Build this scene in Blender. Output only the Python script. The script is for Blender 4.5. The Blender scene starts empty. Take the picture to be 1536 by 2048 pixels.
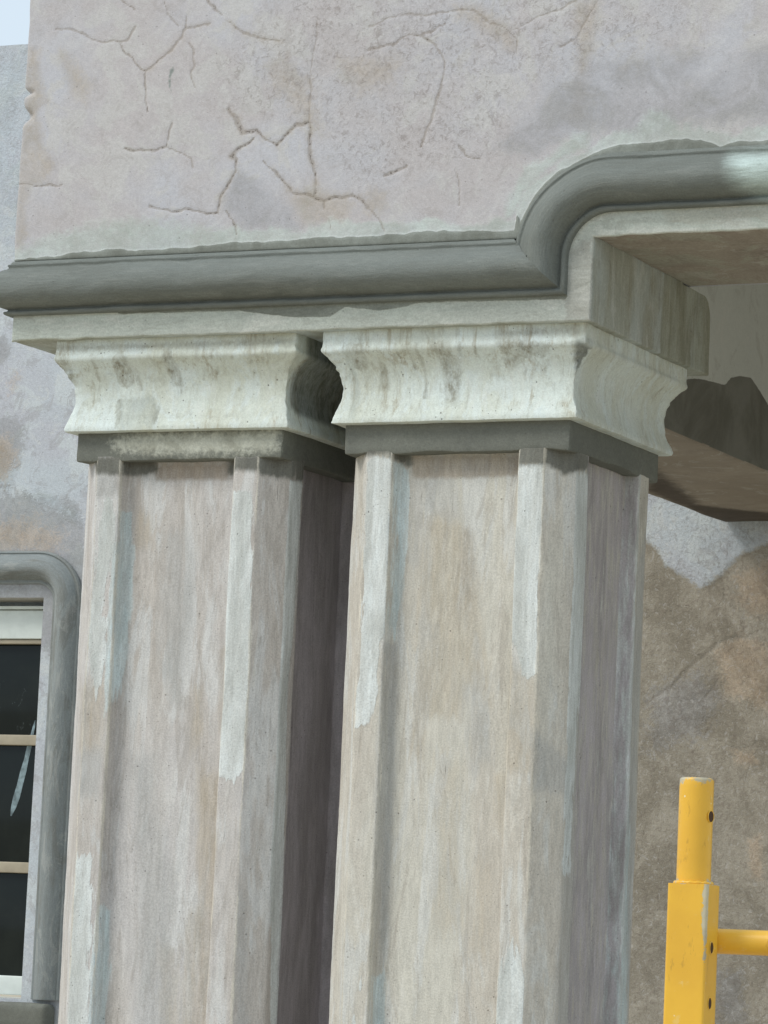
import bpy, math, random
import numpy as np
from mathutils import Matrix, Vector

# ------------------------------------------------------------------ camera, sky, sun, exposure
S = bpy.context.scene
COL = S.collection
cam_data = bpy.data.cameras.new('camera')
cam = bpy.data.objects.new('camera', cam_data)
COL.objects.link(cam)
S.camera = cam
cam_data.sensor_fit = 'HORIZONTAL'
cam_data.sensor_width = 36.0
cam_data.lens = 178.5
cam_data.clip_end = 3000.0
cam_data.clip_start = 0.05
cam.matrix_world = Matrix(((0.90506, 0.01167, 0.42512, 3.40005), (0.42288, -0.13061, -0.89672, -6.96798),
                           (0.04506, 0.99137, -0.12315, -0.83501), (0, 0, 0, 1)))
S.render.resolution_x, S.render.resolution_y = 768, 1024
S.view_settings.view_transform = 'Standard'
S.view_settings.look = 'None'
S.view_settings.exposure = 0.42
S.view_settings.gamma = 1.0
S.view_settings.use_curve_mapping = False
S.cycles.max_bounces = 5
S.cycles.diffuse_bounces = 4
S.cycles.glossy_bounces = 2

SUN_EL, SUN_AZ = math.radians(48), math.radians(-135)      # azimuth measured from +Y towards +X
world = bpy.data.worlds.new('World')
S.world = world
world.use_nodes = True
wn = world.node_tree
wn.nodes.clear()
sky = wn.nodes.new('ShaderNodeTexSky')
sky.sky_type = 'NISHITA'
sky.sun_disc = False
sky.sun_elevation = SUN_EL
sky.sun_rotation = SUN_AZ
sky.air_density = 1.0
sky.dust_density = 1.5
sky.ozone_density = 1.0
bgn = wn.nodes.new('ShaderNodeBackground')
bgn.inputs['Strength'].default_value = 0.1
wo = wn.nodes.new('ShaderNodeOutputWorld')
# thin bright overcast veiling the blue
cl_co = wn.nodes.new('ShaderNodeTexCoord')
cl_n = wn.nodes.new('ShaderNodeTexNoise')
cl_n.inputs['Scale'].default_value = 2.2
cl_n.inputs['Detail'].default_value = 5
cl_r = wn.nodes.new('ShaderNodeMix'); cl_r.data_type = 'RGBA'
cl_r.inputs[6].default_value = (5.2, 6.2, 7.0, 1)
cl_r.inputs[7].default_value = (6.8, 7.6, 8.2, 1)
veil = wn.nodes.new('ShaderNodeMix'); veil.data_type = 'RGBA'
veil.inputs[0].default_value = 0.8
wn.links.new(cl_co.outputs['Generated'], cl_n.inputs['Vector'])
wn.links.new(cl_n.outputs[0], cl_r.inputs[0])
wn.links.new(sky.outputs[0], veil.inputs[6])
wn.links.new(cl_r.outputs[2], veil.inputs[7])
wn.links.new(veil.outputs[2], bgn.inputs[0])
wn.links.new(bgn.outputs[0], wo.inputs[0])
sd = bpy.data.lights.new('sun', 'SUN')
sd.energy = 1.5
sd.angle = math.radians(22)
sd.color = (1.0, 0.97, 0.90)
sun = bpy.data.objects.new('sun', sd)
COL.objects.link(sun)
sdir = Vector((math.sin(SUN_AZ) * math.cos(SUN_EL), math.cos(SUN_AZ) * math.cos(SUN_EL), math.sin(SUN_EL)))
sun.rotation_euler = sdir.to_track_quat('Z', 'Y').to_euler()

PATCH = {'band': [('dark', 1, 0.005,
           [(-0.561, 0.574), (-0.322, 0.565), (-0.135, 0.569), (0.026, 0.555), (0.361, 0.561), (0.509, 0.546), (0.509, 0.537), (0.362, 0.539), (0.196, 0.541), (0.096, 0.528), (0.016, 0.539),
            (-0.017, 0.519), (-0.109, 0.522), (-0.226, 0.539), (-0.511, 0.542)],
           None),
          ('gray', 1, 0.01, [(0.507, 0.637), (0.557, 0.655), (0.564, 0.493), (0.505, 0.495), (0.502, 0.546)], None),
          ('tan', 1, 0.015, [(0.709, 0.704), (0.924, 0.704), (0.925, 0.679), (0.721, 0.678)], None)],
 'band1': [('pale2', 1, 0.012, [(-0.549, 0.281), (-0.484, 0.293), (-0.154, 0.294), (-0.152, 0.253), (-0.282, 0.25), (-0.446, 0.253), (-0.53, 0.26)], None)],
 'cap1': [('tan', 1, 0.01, [(-0.679, 0.47), (-0.646, 0.469), (-0.636, 0.408), (-0.666, 0.408)], None),
          ('tan', 1, 0.006, [(-0.537, 0.458), (-0.501, 0.457), (-0.489, 0.404), (-0.515, 0.388), (-0.534, 0.405)], None),
          ('tan', 1, 0.004, [(-0.588, 0.462), (-0.576, 0.462), (-0.576, 0.406), (-0.583, 0.406)], None),
          ('tan', 1, 0.006, [(-0.418, 0.462), (-0.389, 0.462), (-0.39, 0.427), (-0.402, 0.391), (-0.413, 0.428)], None),
          ('tan', 1, 0.008, [(-0.693, 0.484), (-0.461, 0.48), (-0.117, 0.482), (-0.116, 0.469), (-0.46, 0.469), (-0.692, 0.471)], None),
          ('gray', 1, 0.01, [(-0.531, 0.368), (-0.455, 0.376), (-0.43, 0.355), (-0.433, 0.307), (-0.528, 0.307)], None),
          ('dark', 1, 0.006, [(-0.127, 0.471), (-0.111, 0.477), (-0.109, 0.455), (-0.121, 0.418), (-0.132, 0.406), (-0.136, 0.424)], None),
          ('dark', 1, 0.002, [(-0.625, 0.447), (-0.568, 0.444), (-0.568, 0.439), (-0.624, 0.443)], None), ('dark', 1, 0.002, [(-0.449, 0.385), (-0.44, 0.387), (-0.436, 0.363), (-0.445, 0.365)], None),
          ('tan', 1, 0.003, [(-0.537, 0.366), (-0.525, 0.376), (-0.519, 0.312), (-0.531, 0.31)], None), ('tan', 1, 0.003, [(-0.45, 0.363), (-0.432, 0.342), (-0.435, 0.31), (-0.447, 0.315)], None),
          ('tan', 1, 0.003, [(-0.517, 0.472), (-0.511, 0.472), (-0.504, 0.408), (-0.512, 0.408)], None), ('tan', 1, 0.003, [(-0.487, 0.471), (-0.482, 0.471), (-0.474, 0.385), (-0.48, 0.386)], None),
          ('tan', 1, 0.003, [(-0.409, 0.469), (-0.4, 0.469), (-0.393, 0.394), (-0.403, 0.394)], None), ('tan', 1, 0.003, [(-0.389, 0.468), (-0.386, 0.468), (-0.378, 0.372), (-0.383, 0.372)], None),
          ('tan', 1, 0.003, [(-0.337, 0.467), (-0.334, 0.467), (-0.328, 0.403), (-0.332, 0.403)], None), ('tan', 1, 0.003, [(-0.302, 0.466), (-0.297, 0.466), (-0.291, 0.412), (-0.297, 0.413)], None),
          ('tan', 1, 0.003, [(-0.254, 0.464), (-0.251, 0.464), (-0.244, 0.379), (-0.249, 0.38)], None), ('tan', 1, 0.003, [(-0.213, 0.463), (-0.209, 0.463), (-0.202, 0.389), (-0.208, 0.389)], None)],
 'cap2': [('tan', 1, 0.006, [(0.016, 0.467), (0.054, 0.466), (0.055, 0.413), (0.027, 0.417)], None), ('tan', 1, 0.006, [(0.08, 0.434), (0.096, 0.422), (0.101, 0.37), (0.075, 0.372)], None),
          ('tan', 1, 0.008, [(0.199, 0.465), (0.242, 0.464), (0.264, 0.407), (0.252, 0.335), (0.228, 0.343), (0.217, 0.426)], None),
          ('tan', 1, 0.006, [(0.148, 0.465), (0.16, 0.464), (0.164, 0.41), (0.158, 0.41)], None),
          ('tan', 1, 0.01, [(0.348, 0.46), (0.394, 0.466), (0.463, 0.453), (0.463, 0.439), (0.407, 0.426), (0.373, 0.406), (0.364, 0.435)], None),
          ('tan', 1, 0.01, [(0.347, 0.482), (0.529, 0.487), (0.53, 0.471), (0.348, 0.466)], None),
          ('gray', 1, 0.008, [(0.004, 0.469), (0.024, 0.439), (0.034, 0.355), (0.028, 0.311), (0.012, 0.312), (0.017, 0.377)], None),
          ('dark', 1, 0.007, [(0.52, 0.455), (0.539, 0.461), (0.544, 0.44), (0.533, 0.405), (0.514, 0.388), (0.509, 0.406)], None),
          ('tan', 1, 0.003, [(0.034, 0.468), (0.038, 0.468), (0.045, 0.374), (0.04, 0.374)], None), ('tan', 1, 0.003, [(0.125, 0.465), (0.13, 0.465), (0.135, 0.403), (0.129, 0.403)], None),
          ('tan', 1, 0.003, [(0.172, 0.464), (0.178, 0.464), (0.186, 0.35), (0.179, 0.35)], None), ('tan', 1, 0.003, [(0.243, 0.462), (0.251, 0.461), (0.257, 0.369), (0.248, 0.369)], None),
          ('tan', 1, 0.003, [(0.265, 0.461), (0.269, 0.461), (0.278, 0.327), (0.272, 0.327)], None), ('tan', 1, 0.003, [(0.298, 0.46), (0.303, 0.46), (0.308, 0.398), (0.302, 0.398)], None),
          ('tan', 1, 0.003, [(0.359, 0.458), (0.364, 0.458), (0.37, 0.386), (0.363, 0.386)], None), ('tan', 1, 0.003, [(0.397, 0.457), (0.401, 0.457), (0.407, 0.365), (0.403, 0.365)], None),
          ('tan', 1, 0.003, [(0.441, 0.455), (0.445, 0.455), (0.45, 0.394), (0.445, 0.394)], None)],
 'col1': [('pale', 1, 0.008,
           [(-0.561, 0.162), (-0.539, 0.158), (-0.53, 0.116), (-0.526, 0.075), (-0.534, 0.023), (-0.548, -0.07), (-0.555, -0.112), (-0.577, -0.101), (-0.579, -0.06), (-0.574, -0.008), (-0.575, 0.044),
            (-0.57, 0.096), (-0.564, 0.117)],
           None),
          ('pale', 1, 0.006, [(-0.582, -0.053), (-0.535, -0.105), (-0.535, -0.208), (-0.553, -0.269), (-0.57, -0.187), (-0.587, -0.131)], None),
          ('gray', 1, 0.008, [(-0.582, 0.211), (-0.525, 0.21), (-0.525, 0.166), (-0.539, 0.162), (-0.562, 0.162), (-0.581, 0.158)], None),
          ('blue', 1, 0.004, [(-0.523, 0.133), (-0.506, 0.137), (-0.503, 0.043), (-0.503, -0.07), (-0.506, -0.142), (-0.529, -0.142), (-0.525, -0.07), (-0.522, 0.044)], None),
          ('blue', 1, 0.005, [(-0.536, 0.064), (-0.498, 0.064), (-0.499, -0.155), (-0.526, -0.303), (-0.537, -0.232), (-0.531, -0.072)], None),
          ('pale', 1, 0.008,
           [(-0.261, 0.171), (-0.209, 0.167), (-0.186, -0.154), (-0.196, -0.27), (-0.191, -0.403), (-0.218, -0.435), (-0.248, -0.427), (-0.264, -0.387), (-0.269, -0.154), (-0.265, 0.021)], None),
          ('pale', 1, 0.012, [(-0.615, -0.598), (-0.541, -0.591), (-0.526, -0.742), (-0.533, -0.8), (-0.522, -1.001), (-0.609, -1.004)], None),
          ('blue', 1, 0.005, [(-0.522, -0.695), (-0.508, -0.706), (-0.506, -0.799), (-0.508, -0.972), (-0.532, -0.974), (-0.529, -0.8)], None),
          ('tan', 1, 0.015, [(-0.496, 0.141), (-0.462, 0.129), (-0.457, 0.052), (-0.495, 0.058)], None),
          ('tan', 1, 0.008, [(-0.338, -0.231), (-0.318, -0.231), (-0.312, -0.33), (-0.338, -0.388)], None),
          ('tan', 1, 0.012, [(-0.322, -0.388), (-0.3, -0.417), (-0.258, -0.416), (-0.256, -0.618), (-0.258, -0.988), (-0.332, -0.992), (-0.328, -0.735), (-0.299, -0.676), (-0.312, -0.562)], None),
          ('tan', 1, 0.015, [(-0.392, -0.766), (-0.351, -0.782), (-0.326, -0.991), (-0.372, -0.994)], None),
          ('tan', 1, 0.006, [(-0.283, -0.155), (-0.26, -0.154), (-0.263, -0.329), (-0.273, -0.329)], None),
          ('tan', 1, 0.02, [(-0.598, -0.233), (-0.534, -0.226), (-0.535, -0.38), (-0.596, -0.381)], None),
          ('gray', 1, 0.012, [(-0.596, -0.381), (-0.532, -0.368), (-0.529, -0.476), (-0.59, -0.475)], None),
          ('gray', 1, 0.02, [(-0.474, -0.39), (-0.428, -0.378), (-0.414, -0.506), (-0.361, -0.621), (-0.36, -0.966), (-0.426, -0.969), (-0.453, -0.623)], None),
          ('gray', 1, 0.02, [(-0.429, 0.081), (-0.377, 0.11), (-0.352, -0.096), (-0.375, -0.272), (-0.418, -0.214)], None),
          ('salmon', 1, 0.008, [(-0.463, 0.235), (-0.281, 0.231), (-0.276, 0.2), (-0.455, 0.2)], None),
          ('dark', 1, 0.006, [(-0.595, 0.25), (-0.522, 0.249), (-0.522, 0.244), (-0.457, 0.242), (-0.45, 0.216), (-0.515, 0.209), (-0.587, 0.21)], None),
          ('dark', 1, 0.006, [(-0.264, 0.244), (-0.08, 0.241), (-0.077, 0.194), (-0.198, 0.204), (-0.198, 0.212), (-0.251, 0.213), (-0.285, 0.208), (-0.287, 0.239)], None),
          ('dark', 0, 0.006, [(0.062, 0.263), (0.179, 0.281), (0.186, 0.215), (0.069, 0.199)], None),
          ('pale', 0, 0.006, [(0.034, 0.196), (0.106, 0.206), (0.096, -0.048), (0.085, -0.278), (0.126, -0.977), (0.08, -0.978), (0.039, -0.488), (0.038, -0.158)], None),
          ('lav', 1, 0.012, [(-0.203, -0.633), (-0.182, -0.673), (-0.165, -0.984), (-0.19, -0.985), (-0.192, -0.787)], None)],
 'col2': [('pale', 1, 0.006,
           [(0.049, 0.236), (0.127, 0.232), (0.141, 0.163), (0.136, 0.059), (0.128, -0.073), (0.119, -0.124), (0.097, -0.153), (0.099, -0.256), (0.083, -0.313), (0.042, -0.324), (0.053, -0.239),
            (0.059, -0.153), (0.057, 0.019), (0.055, 0.164)],
           None),
          ('blue', 1, 0.005, [(0.107, 0.232), (0.133, 0.214), (0.135, 0.059), (0.128, -0.073), (0.117, -0.153), (0.111, -0.096), (0.113, 0.059)], None),
          ('blue', 1, 0.005, [(0.112, -0.814), (0.131, -0.813), (0.139, -0.968), (0.111, -0.969)], None),
          ('pale', 1, 0.003, [(0.072, -0.815), (0.078, -0.815), (0.076, -0.838), (0.071, -0.843)], None),
          ('pale', 1, 0.003, [(0.087, -0.809), (0.092, -0.815), (0.095, -0.848), (0.086, -0.848)], None),
          ('pale', 1, 0.003, [(0.082, -0.888), (0.086, -0.888), (0.082, -0.944), (0.069, -0.944)], None),
          ('gray', 1, 0.006, [(0.104, -0.153), (0.125, -0.13), (0.131, -0.437), (0.132, -0.718), (0.118, -0.802), (0.106, -0.437)], None),
          ('pale', 1, 0.006, [(0.381, 0.216), (0.463, 0.215), (0.453, 0.102), (0.445, -0.039), (0.45, -0.202), (0.432, -0.219), (0.415, -0.208), (0.405, -0.152), (0.376, -0.146), (0.376, 0.074)],
           None),
          ('pale', 1, 0.01, [(0.421, -0.73), (0.454, -0.817), (0.457, -0.953), (0.379, -0.956), (0.394, -0.791)], None),
          ('tan', 1, 0.012,
           [(0.18, 0.116), (0.222, 0.133), (0.281, 0.086), (0.297, 0.001), (0.309, -0.124), (0.343, -0.265), (0.331, -0.282), (0.295, -0.226), (0.277, -0.237), (0.274, -0.299), (0.23, -0.294),
            (0.169, -0.3), (0.165, -0.096), (0.166, 0.019)],
           None),
          ('tan', 1, 0.01, [(0.162, -0.295), (0.193, -0.3), (0.191, -0.379), (0.159, -0.357)], None), ('tan', 1, 0.03, [(0.228, -0.379), (0.272, -0.389), (0.284, -0.713), (0.25, -0.714)], None),
          ('tan', 1, 0.02, [(0.329, -0.572), (0.343, -0.6), (0.344, -0.766), (0.32, -0.767), (0.321, -0.656)], None),
          ('tan', 1, 0.008, [(0.352, -0.405), (0.383, -0.404), (0.38, -0.543), (0.366, -0.516)], None), ('tan', 1, 0.015, [(0.374, -0.152), (0.441, -0.225), (0.446, -0.403), (0.38, -0.404)], None),
          ('gray', 1, 0.01, [(0.445, -0.319), (0.527, -0.402), (0.511, -0.438), (0.445, -0.439)], None),
          ('gray', 1, 0.02, [(0.144, 0.197), (0.232, 0.201), (0.255, 0.104), (0.173, 0.122), (0.166, 0.019), (0.147, 0.019)], None),
          ('gray', 1, 0.02, [(0.283, -0.226), (0.335, -0.293), (0.345, -0.377), (0.309, -0.405), (0.293, -0.321)], None),
          ('salmon', 1, 0.008, [(0.134, 0.243), (0.389, 0.238), (0.387, 0.197), (0.254, 0.194), (0.144, 0.196)], None),
          ('dark', 1, 0.006, [(0.026, 0.256), (0.062, 0.255), (0.109, 0.251), (0.137, 0.25), (0.141, 0.219), (0.131, 0.216), (0.102, 0.236), (0.062, 0.241), (0.055, 0.234)], None),
          ('dark', 1, 0.005, [(0.379, 0.253), (0.523, 0.25), (0.524, 0.227), (0.513, 0.215), (0.48, 0.196), (0.455, 0.214), (0.389, 0.212)], None),
          ('dark', 0, 0.005, [(0.039, 0.249), (0.109, 0.249), (0.107, 0.222), (0.08, 0.211), (0.043, 0.211)], None),
          ('wet', 0, 0.01, [(0.095, 0.243), (0.378, 0.233), (0.333, 0.186), (0.248, 0.153), (0.114, 0.149)], None),
          ('pale', 0, 0.012, [(0.034, 0.207), (0.114, 0.208), (0.124, -0.097), (0.091, -0.351), (0.09, -0.601), (0.051, -0.603), (0.045, -0.155)], None),
          ('pale', 0, 0.008, [(0.322, 0.163), (0.394, 0.173), (0.394, 0.033), (0.378, -0.382), (0.306, -0.387), (0.333, -0.081)], None),
          ('blue', 0, 0.015, [(0.32, -0.451), (0.398, -0.441), (0.432, -0.919), (0.29, -0.92)], None),
          ('gray', 0, 0.01, [(0.394, 0.033), (0.441, 0.147), (0.428, -0.445), (0.432, -0.919), (0.365, -0.396)], None),
          ('lav', 0, 0.03, [(0.075, -0.159), (0.132, -0.05), (0.188, -0.46), (0.166, -0.921), (0.046, -0.922)], None)],
 'cracks': [(0.00421, 0.7, [(-0.707, 1.172), (-0.678, 1.173), (-0.639, 1.16), (-0.602, 1.141), (-0.551, 1.133), (-0.526, 1.134), (-0.52, 1.153), (-0.515, 1.164)]),
            (0.00316, 1.0, [(-0.547, 1.13), (-0.54, 1.112), (-0.507, 1.082), (-0.485, 1.063)]),
            (0.00473, 0.7, [(-0.485, 1.063), (-0.456, 1.078), (-0.426, 1.099), (-0.396, 1.128), (-0.388, 1.15), (-0.36, 1.151), (-0.336, 1.158)]), (0.00368, 0.6, [(-0.388, 1.15), (-0.388, 1.176)]),
            (0.00316, 1.0, [(-0.485, 1.06), (-0.484, 1.038), (-0.476, 1.009), (-0.47, 0.975)]), (0.00421, 0.7, [(-0.38, 1.116), (-0.367, 1.098), (-0.365, 1.076), (-0.37, 1.053), (-0.362, 1.019)]),
            (0.00473, 0.8, [(-0.293, 1.158), (-0.254, 1.133), (-0.211, 1.122), (-0.164, 1.11)]), (0.00421, 1.0, [(-0.345, 1.209), (-0.319, 1.182), (-0.306, 1.173)]),
            (0.00316, 0.6, [(-0.452, 1.217), (-0.431, 1.181), (-0.404, 1.154)]), (0.00421, 1.0, [(-0.547, 1.224), (-0.52, 1.202)]),
            (0.00579, 1.0, [(-0.279, 0.969), (-0.259, 0.943), (-0.242, 0.917), (-0.209, 0.921), (-0.186, 0.898), (-0.158, 0.885), (-0.132, 0.911), (-0.115, 0.924), (-0.085, 0.931)]),
            (0.00473, 0.7, [(-0.085, 0.931), (-0.089, 0.981), (-0.09, 1.025)]), (0.0021, 0.5, [(-0.09, 1.025), (-0.076, 1.107), (-0.079, 1.146)]),
            (0.00473, 1.0, [(-0.217, 0.905), (-0.25, 0.882), (-0.27, 0.866), (-0.255, 0.862), (-0.256, 0.835), (-0.273, 0.808), (-0.284, 0.781), (-0.291, 0.747)]),
            (0.00263, 1.0, [(-0.291, 0.747), (-0.319, 0.748), (-0.369, 0.762), (-0.399, 0.753), (-0.425, 0.762), (-0.457, 0.772)]),
            (0.00526, 1.0, [(-0.086, 0.925), (-0.083, 0.881), (-0.075, 0.848), (-0.066, 0.814), (-0.062, 0.778)]),
            (0.00526, 1.0, [(-0.187, 0.853), (-0.158, 0.827), (-0.136, 0.807), (-0.113, 0.781), (-0.077, 0.774), (-0.043, 0.761), (-0.017, 0.771), (0.019, 0.772), (0.043, 0.757), (0.056, 0.743)]),
            (0.00316, 1.0, [(-0.043, 0.761), (-0.04, 0.747)]), (0.0021, 0.7, [(-0.03, 0.725), (-0.025, 0.703)]), (0.00158, 0.7, [(0.056, 0.743), (0.099, 0.697)]),
            (0.0021, 1.0, [(-0.521, 0.899), (-0.476, 0.891), (-0.445, 0.892), (-0.417, 0.899), (-0.416, 0.921), (-0.413, 0.949)]),
            (0.00158, 0.7, [(-0.417, 0.899), (-0.388, 0.881), (-0.359, 0.862), (-0.355, 0.845)]), (0.00158, 0.8, [(-0.778, 0.833), (-0.726, 0.827), (-0.668, 0.824)]),
            (0.00158, 1.0, [(-0.273, 0.752), (-0.25, 0.718), (-0.246, 0.701)]), (0.00263, 1.0, [(0.091, 0.812), (0.126, 0.824)]),
            (0.00316, 0.8, [(0.041, 1.077), (0.094, 1.085), (0.128, 1.099), (0.164, 1.097), (0.194, 1.078), (0.213, 1.044), (0.212, 1.006), (0.202, 0.963), (0.19, 0.915), (0.172, 0.867)]),
            (0.00421, 0.7, [(0.038, 1.127), (0.108, 1.144), (0.185, 1.144), (0.249, 1.145), (0.273, 1.141), (0.314, 1.114), (0.35, 1.101), (0.374, 1.077), (0.372, 1.045)]),
            (0.00316, 0.6, [(0.373, 1.099), (0.418, 1.12), (0.468, 1.136), (0.502, 1.149)]), (0.00316, 0.5, [(0.466, 1.055), (0.505, 1.071), (0.531, 1.115), (0.547, 1.146)]),
            (0.00316, 1.0, [(0.257, 0.86), (0.272, 0.84), (0.304, 0.833)]), (0.00263, 1.0, [(0.095, 0.813), (0.142, 0.828)]), (0.00158, 0.7, [(0.25, 0.814), (0.26, 0.787), (0.262, 0.738)]),
            (0.00316, 0.7, [(0.164, 1.102), (0.215, 1.121)])],
 'cross': [('dark', 0, 0.006,
            [(0.918, 0.52), (1.503, 0.642), (1.554, 0.65), (1.728, 0.663), (1.769, 0.688), (1.833, 0.703), (1.913, 0.711), (1.963, 0.695), (2.046, 0.663), (2.148, 0.563), (2.723, 0.512),
             (2.736, 0.378), (0.932, 0.385)],
            None),
           ('brown', 2, 0.03, [(-0.251, 2.333), (-0.065, 1.89), (-0.113, 2.157), (-0.157, 2.392), (-0.209, 2.637), (-0.133, 2.747), (-0.001, 2.863), (-0.265, 3.635), (-0.289, 3.055)], None)],
 'hcr': [('x', 1, 0.01, [(-0.279, 0.372), (-0.253, 0.274), (-0.201, 0.245), (-0.213, 0.175), (-0.301, 0.147)], None)],
 'house': [('gray', 1, 0.03, [(-2.702, 0.85), (-2.554, 0.839), (-2.557, 0.743), (-2.58, 0.679), (-2.691, 0.689)], None), ('gray', 1, 0.015, [(-2.69, 0.665), (-2.577, 0.631), (-2.686, 0.609)], None),
           ('gray', 1, 0.01, [(-2.5, 0.65), (-2.473, 0.65), (-2.463, 0.634), (-2.495, 0.638)], None),
           ('gray', 1, 0.012, [(-2.442, 0.597), (-2.402, 0.597), (-2.35, 0.564), (-2.339, 0.537), (-2.408, 0.557)], None),
           ('gray', 1, 0.03, [(-2.685, 0.601), (-2.539, 0.607), (-2.325, 0.525), (-2.282, 0.123), (-2.653, 0.122)], None),
           ('tan', 1, 0.05, [(-2.68, 0.521), (-2.515, 0.519), (-2.412, 0.47), (-2.436, 0.423), (-2.674, 0.432)], None),
           ('tan', 1, 0.03, [(-2.617, 0.961), (-2.599, 0.969), (-2.597, 0.937), (-2.615, 0.929)], None),
           ('gray', 1, 0.012, [(-2.718, 1.085), (-2.645, 1.099), (-2.618, 1.05), (-2.657, 1.003), (-2.713, 1.012)], None),
           ('tan', 1, 0.03, [(-2.697, 0.778), (-2.615, 0.784), (-2.583, 0.727), (-2.614, 0.632), (-2.689, 0.649)], None),
           ('pale', 1, 0.012, [(-2.548, 0.615), (-2.448, 0.605), (-2.324, 0.517), (-2.328, 0.497), (-2.444, 0.558), (-2.538, 0.591)], None),
           ('pale', 1, 0.012, [(-2.694, 0.729), (-2.61, 0.72), (-2.58, 0.679), (-2.594, 0.607), (-2.687, 0.633)], None),
           ('gray', 1, 0.012, [(-2.637, 1.538), (-2.601, 1.553), (-2.593, 1.487), (-2.625, 1.497)], None),
           ('pale', 1, 0.15, [(-2.779, 1.99), (-2.631, 2.014), (-2.595, 1.325), (-2.652, 1.49), (-2.751, 1.576)], None),
           ('brown', 1, 0.02,
            [(-0.808, 0.707), (-0.507, 0.444), (-0.476, 0.423), (-0.444, 0.373), (-0.367, 0.33), (-0.336, 0.305), (-0.278, 0.344), (-0.221, 0.4), (-0.105, 0.448), (0.796, 0.541), (0.843, -1.565),
             (-0.706, -1.682)],
            None),
           ('tan', 1, 0.03, [(-0.27, 0.105), (-0.226, 0.134), (-0.128, 0.092), (-0.148, -0.005), (-0.252, 0.036)], None),
           ('tan', 1, 0.03, [(-0.234, 0.344), (-0.19, 0.357), (-0.158, 0.273), (-0.216, 0.259)], None),
           ('gray', 1, 0.05, [(-0.475, 0.02), (-0.328, 0.077), (-0.266, -0.006), (-0.321, -0.105), (-0.468, -0.149)], None),
           ('gray', 1, 0.03, [(-0.253, -0.766), (-0.18, -0.75), (-0.16, -0.896), (-0.233, -0.9)], None),
           ('tan', 1, 0.02, [(-0.285, 0.133), (-0.213, 0.175), (-0.13, 0.148), (-0.124, -0.033), (-0.192, -0.006), (-0.251, 0.008)], None),
           ('tan', 1, 0.015, [(-0.231, -0.145), (-0.158, -0.151), (-0.149, -0.185), (-0.215, -0.18)], None),
           ('tan', 1, 0.015, [(-0.171, -0.393), (-0.135, -0.378), (-0.123, -0.502), (-0.16, -0.489)], None),
           ('tan', 1, 0.02, [(-0.219, 0.344), (-0.138, 0.385), (-0.098, 0.245), (-0.186, 0.231)], None)],
 'moulding': [('pale', 1, 0.03, [(0.854, 0.806), (1.022, 0.813), (1.025, 0.7), (0.908, 0.726), (0.869, 0.754)], None)],
 'wall': [('tan', 1, 0.015,
           [(-0.776, 1.136), (-0.746, 1.128), (-0.743, 1.076), (-0.719, 1.018), (-0.74, 0.99), (-0.719, 0.915), (-0.687, 0.868), (-0.708, 0.841), (-0.752, 0.826), (-0.759, 0.78), (-0.745, 0.723),
            (-0.768, 0.679), (-0.774, 0.668), (-0.779, 0.895)],
           None),
          ('tan', 1, 0.02, [(-0.694, 1.125), (-0.66, 1.1), (-0.612, 1.046), (-0.622, 1.001), (-0.656, 1.025), (-0.678, 1.072)], None),
          ('tan', 1, 0.03, [(-0.195, 1.059), (-0.147, 1.073), (-0.095, 1.009), (-0.055, 0.923), (-0.06, 0.902), (-0.111, 0.954), (-0.174, 1.008)], None),
          ('tan', 1, 0.03, [(-0.026, 1.06), (0.115, 1.051), (0.095, 1.013), (0.025, 0.99), (-0.012, 1.026)], None),
          ('tan', 1, 0.02, [(-0.126, 0.784), (-0.066, 0.792), (0.025, 0.755), (0.004, 0.712), (-0.092, 0.722)], None),
          ('tan', 1, 0.02, [(0.496, 1.15), (0.553, 1.146), (0.54, 1.05), (0.529, 0.907), (0.5, 0.908), (0.506, 1.042)], None),
          ('tan', 1, 0.02, [(0.056, 0.781), (0.097, 0.773), (0.093, 0.741), (0.058, 0.726)], None),
          ('tan', 1, 0.02, [(0.231, 1.158), (0.289, 1.154), (0.367, 1.099), (0.369, 1.051), (0.315, 1.092), (0.238, 1.135)], None),
          ('gray', 1, 0.03,
           [(0.541, 1.018), (0.664, 1.021), (0.757, 1.026), (0.78, 1.014), (0.76, 0.962), (0.883, 1.023), (0.948, 1.024), (0.953, 0.877), (0.735, 0.879), (0.626, 0.854), (0.569, 0.878),
            (0.502, 0.871), (0.424, 0.832), (0.343, 0.858), (0.452, 0.975)],
           None),
          ('gray', 1, 0.02, [(-0.257, 0.846), (-0.194, 0.809), (-0.118, 0.751), (-0.097, 0.706), (-0.231, 0.706), (-0.277, 0.769)], None),
          ('rough', 1, 0.05,
           [(-0.319, 1.078), (-0.213, 1.166), (-0.156, 1.229), (0.773, 1.162), (0.776, 1.067), (0.557, 1.006), (0.388, 0.979), (0.37, 0.857), (0.337, 0.826), (0.222, 0.821), (0.106, 0.795),
            (0.018, 0.777), (-0.051, 0.846), (-0.06, 0.913), (-0.152, 0.929), (-0.294, 0.97)],
           None),
          ('pale', 1, 0.012, [(0.668, 0.915), (0.696, 0.908), (0.736, 0.874), (0.846, 0.852), (0.954, 0.846), (0.954, 0.825), (0.736, 0.853), (0.626, 0.848), (0.642, 0.879)], None),
          ('pale', 1, 0.012, [(0.507, 0.876), (0.536, 0.874), (0.542, 0.847), (0.459, 0.809), (0.416, 0.769), (0.384, 0.711), (0.362, 0.702), (0.366, 0.734), (0.403, 0.812), (0.453, 0.826)], None),
          ('pale', 1, 0.02, [(-0.775, 0.685), (-0.687, 0.721), (-0.499, 0.746), (-0.249, 0.707), (-0.188, 0.699), (0.111, 0.697), (0.112, 0.67), (-0.248, 0.688), (-0.495, 0.679), (-0.748, 0.667)],
           None),
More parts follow.
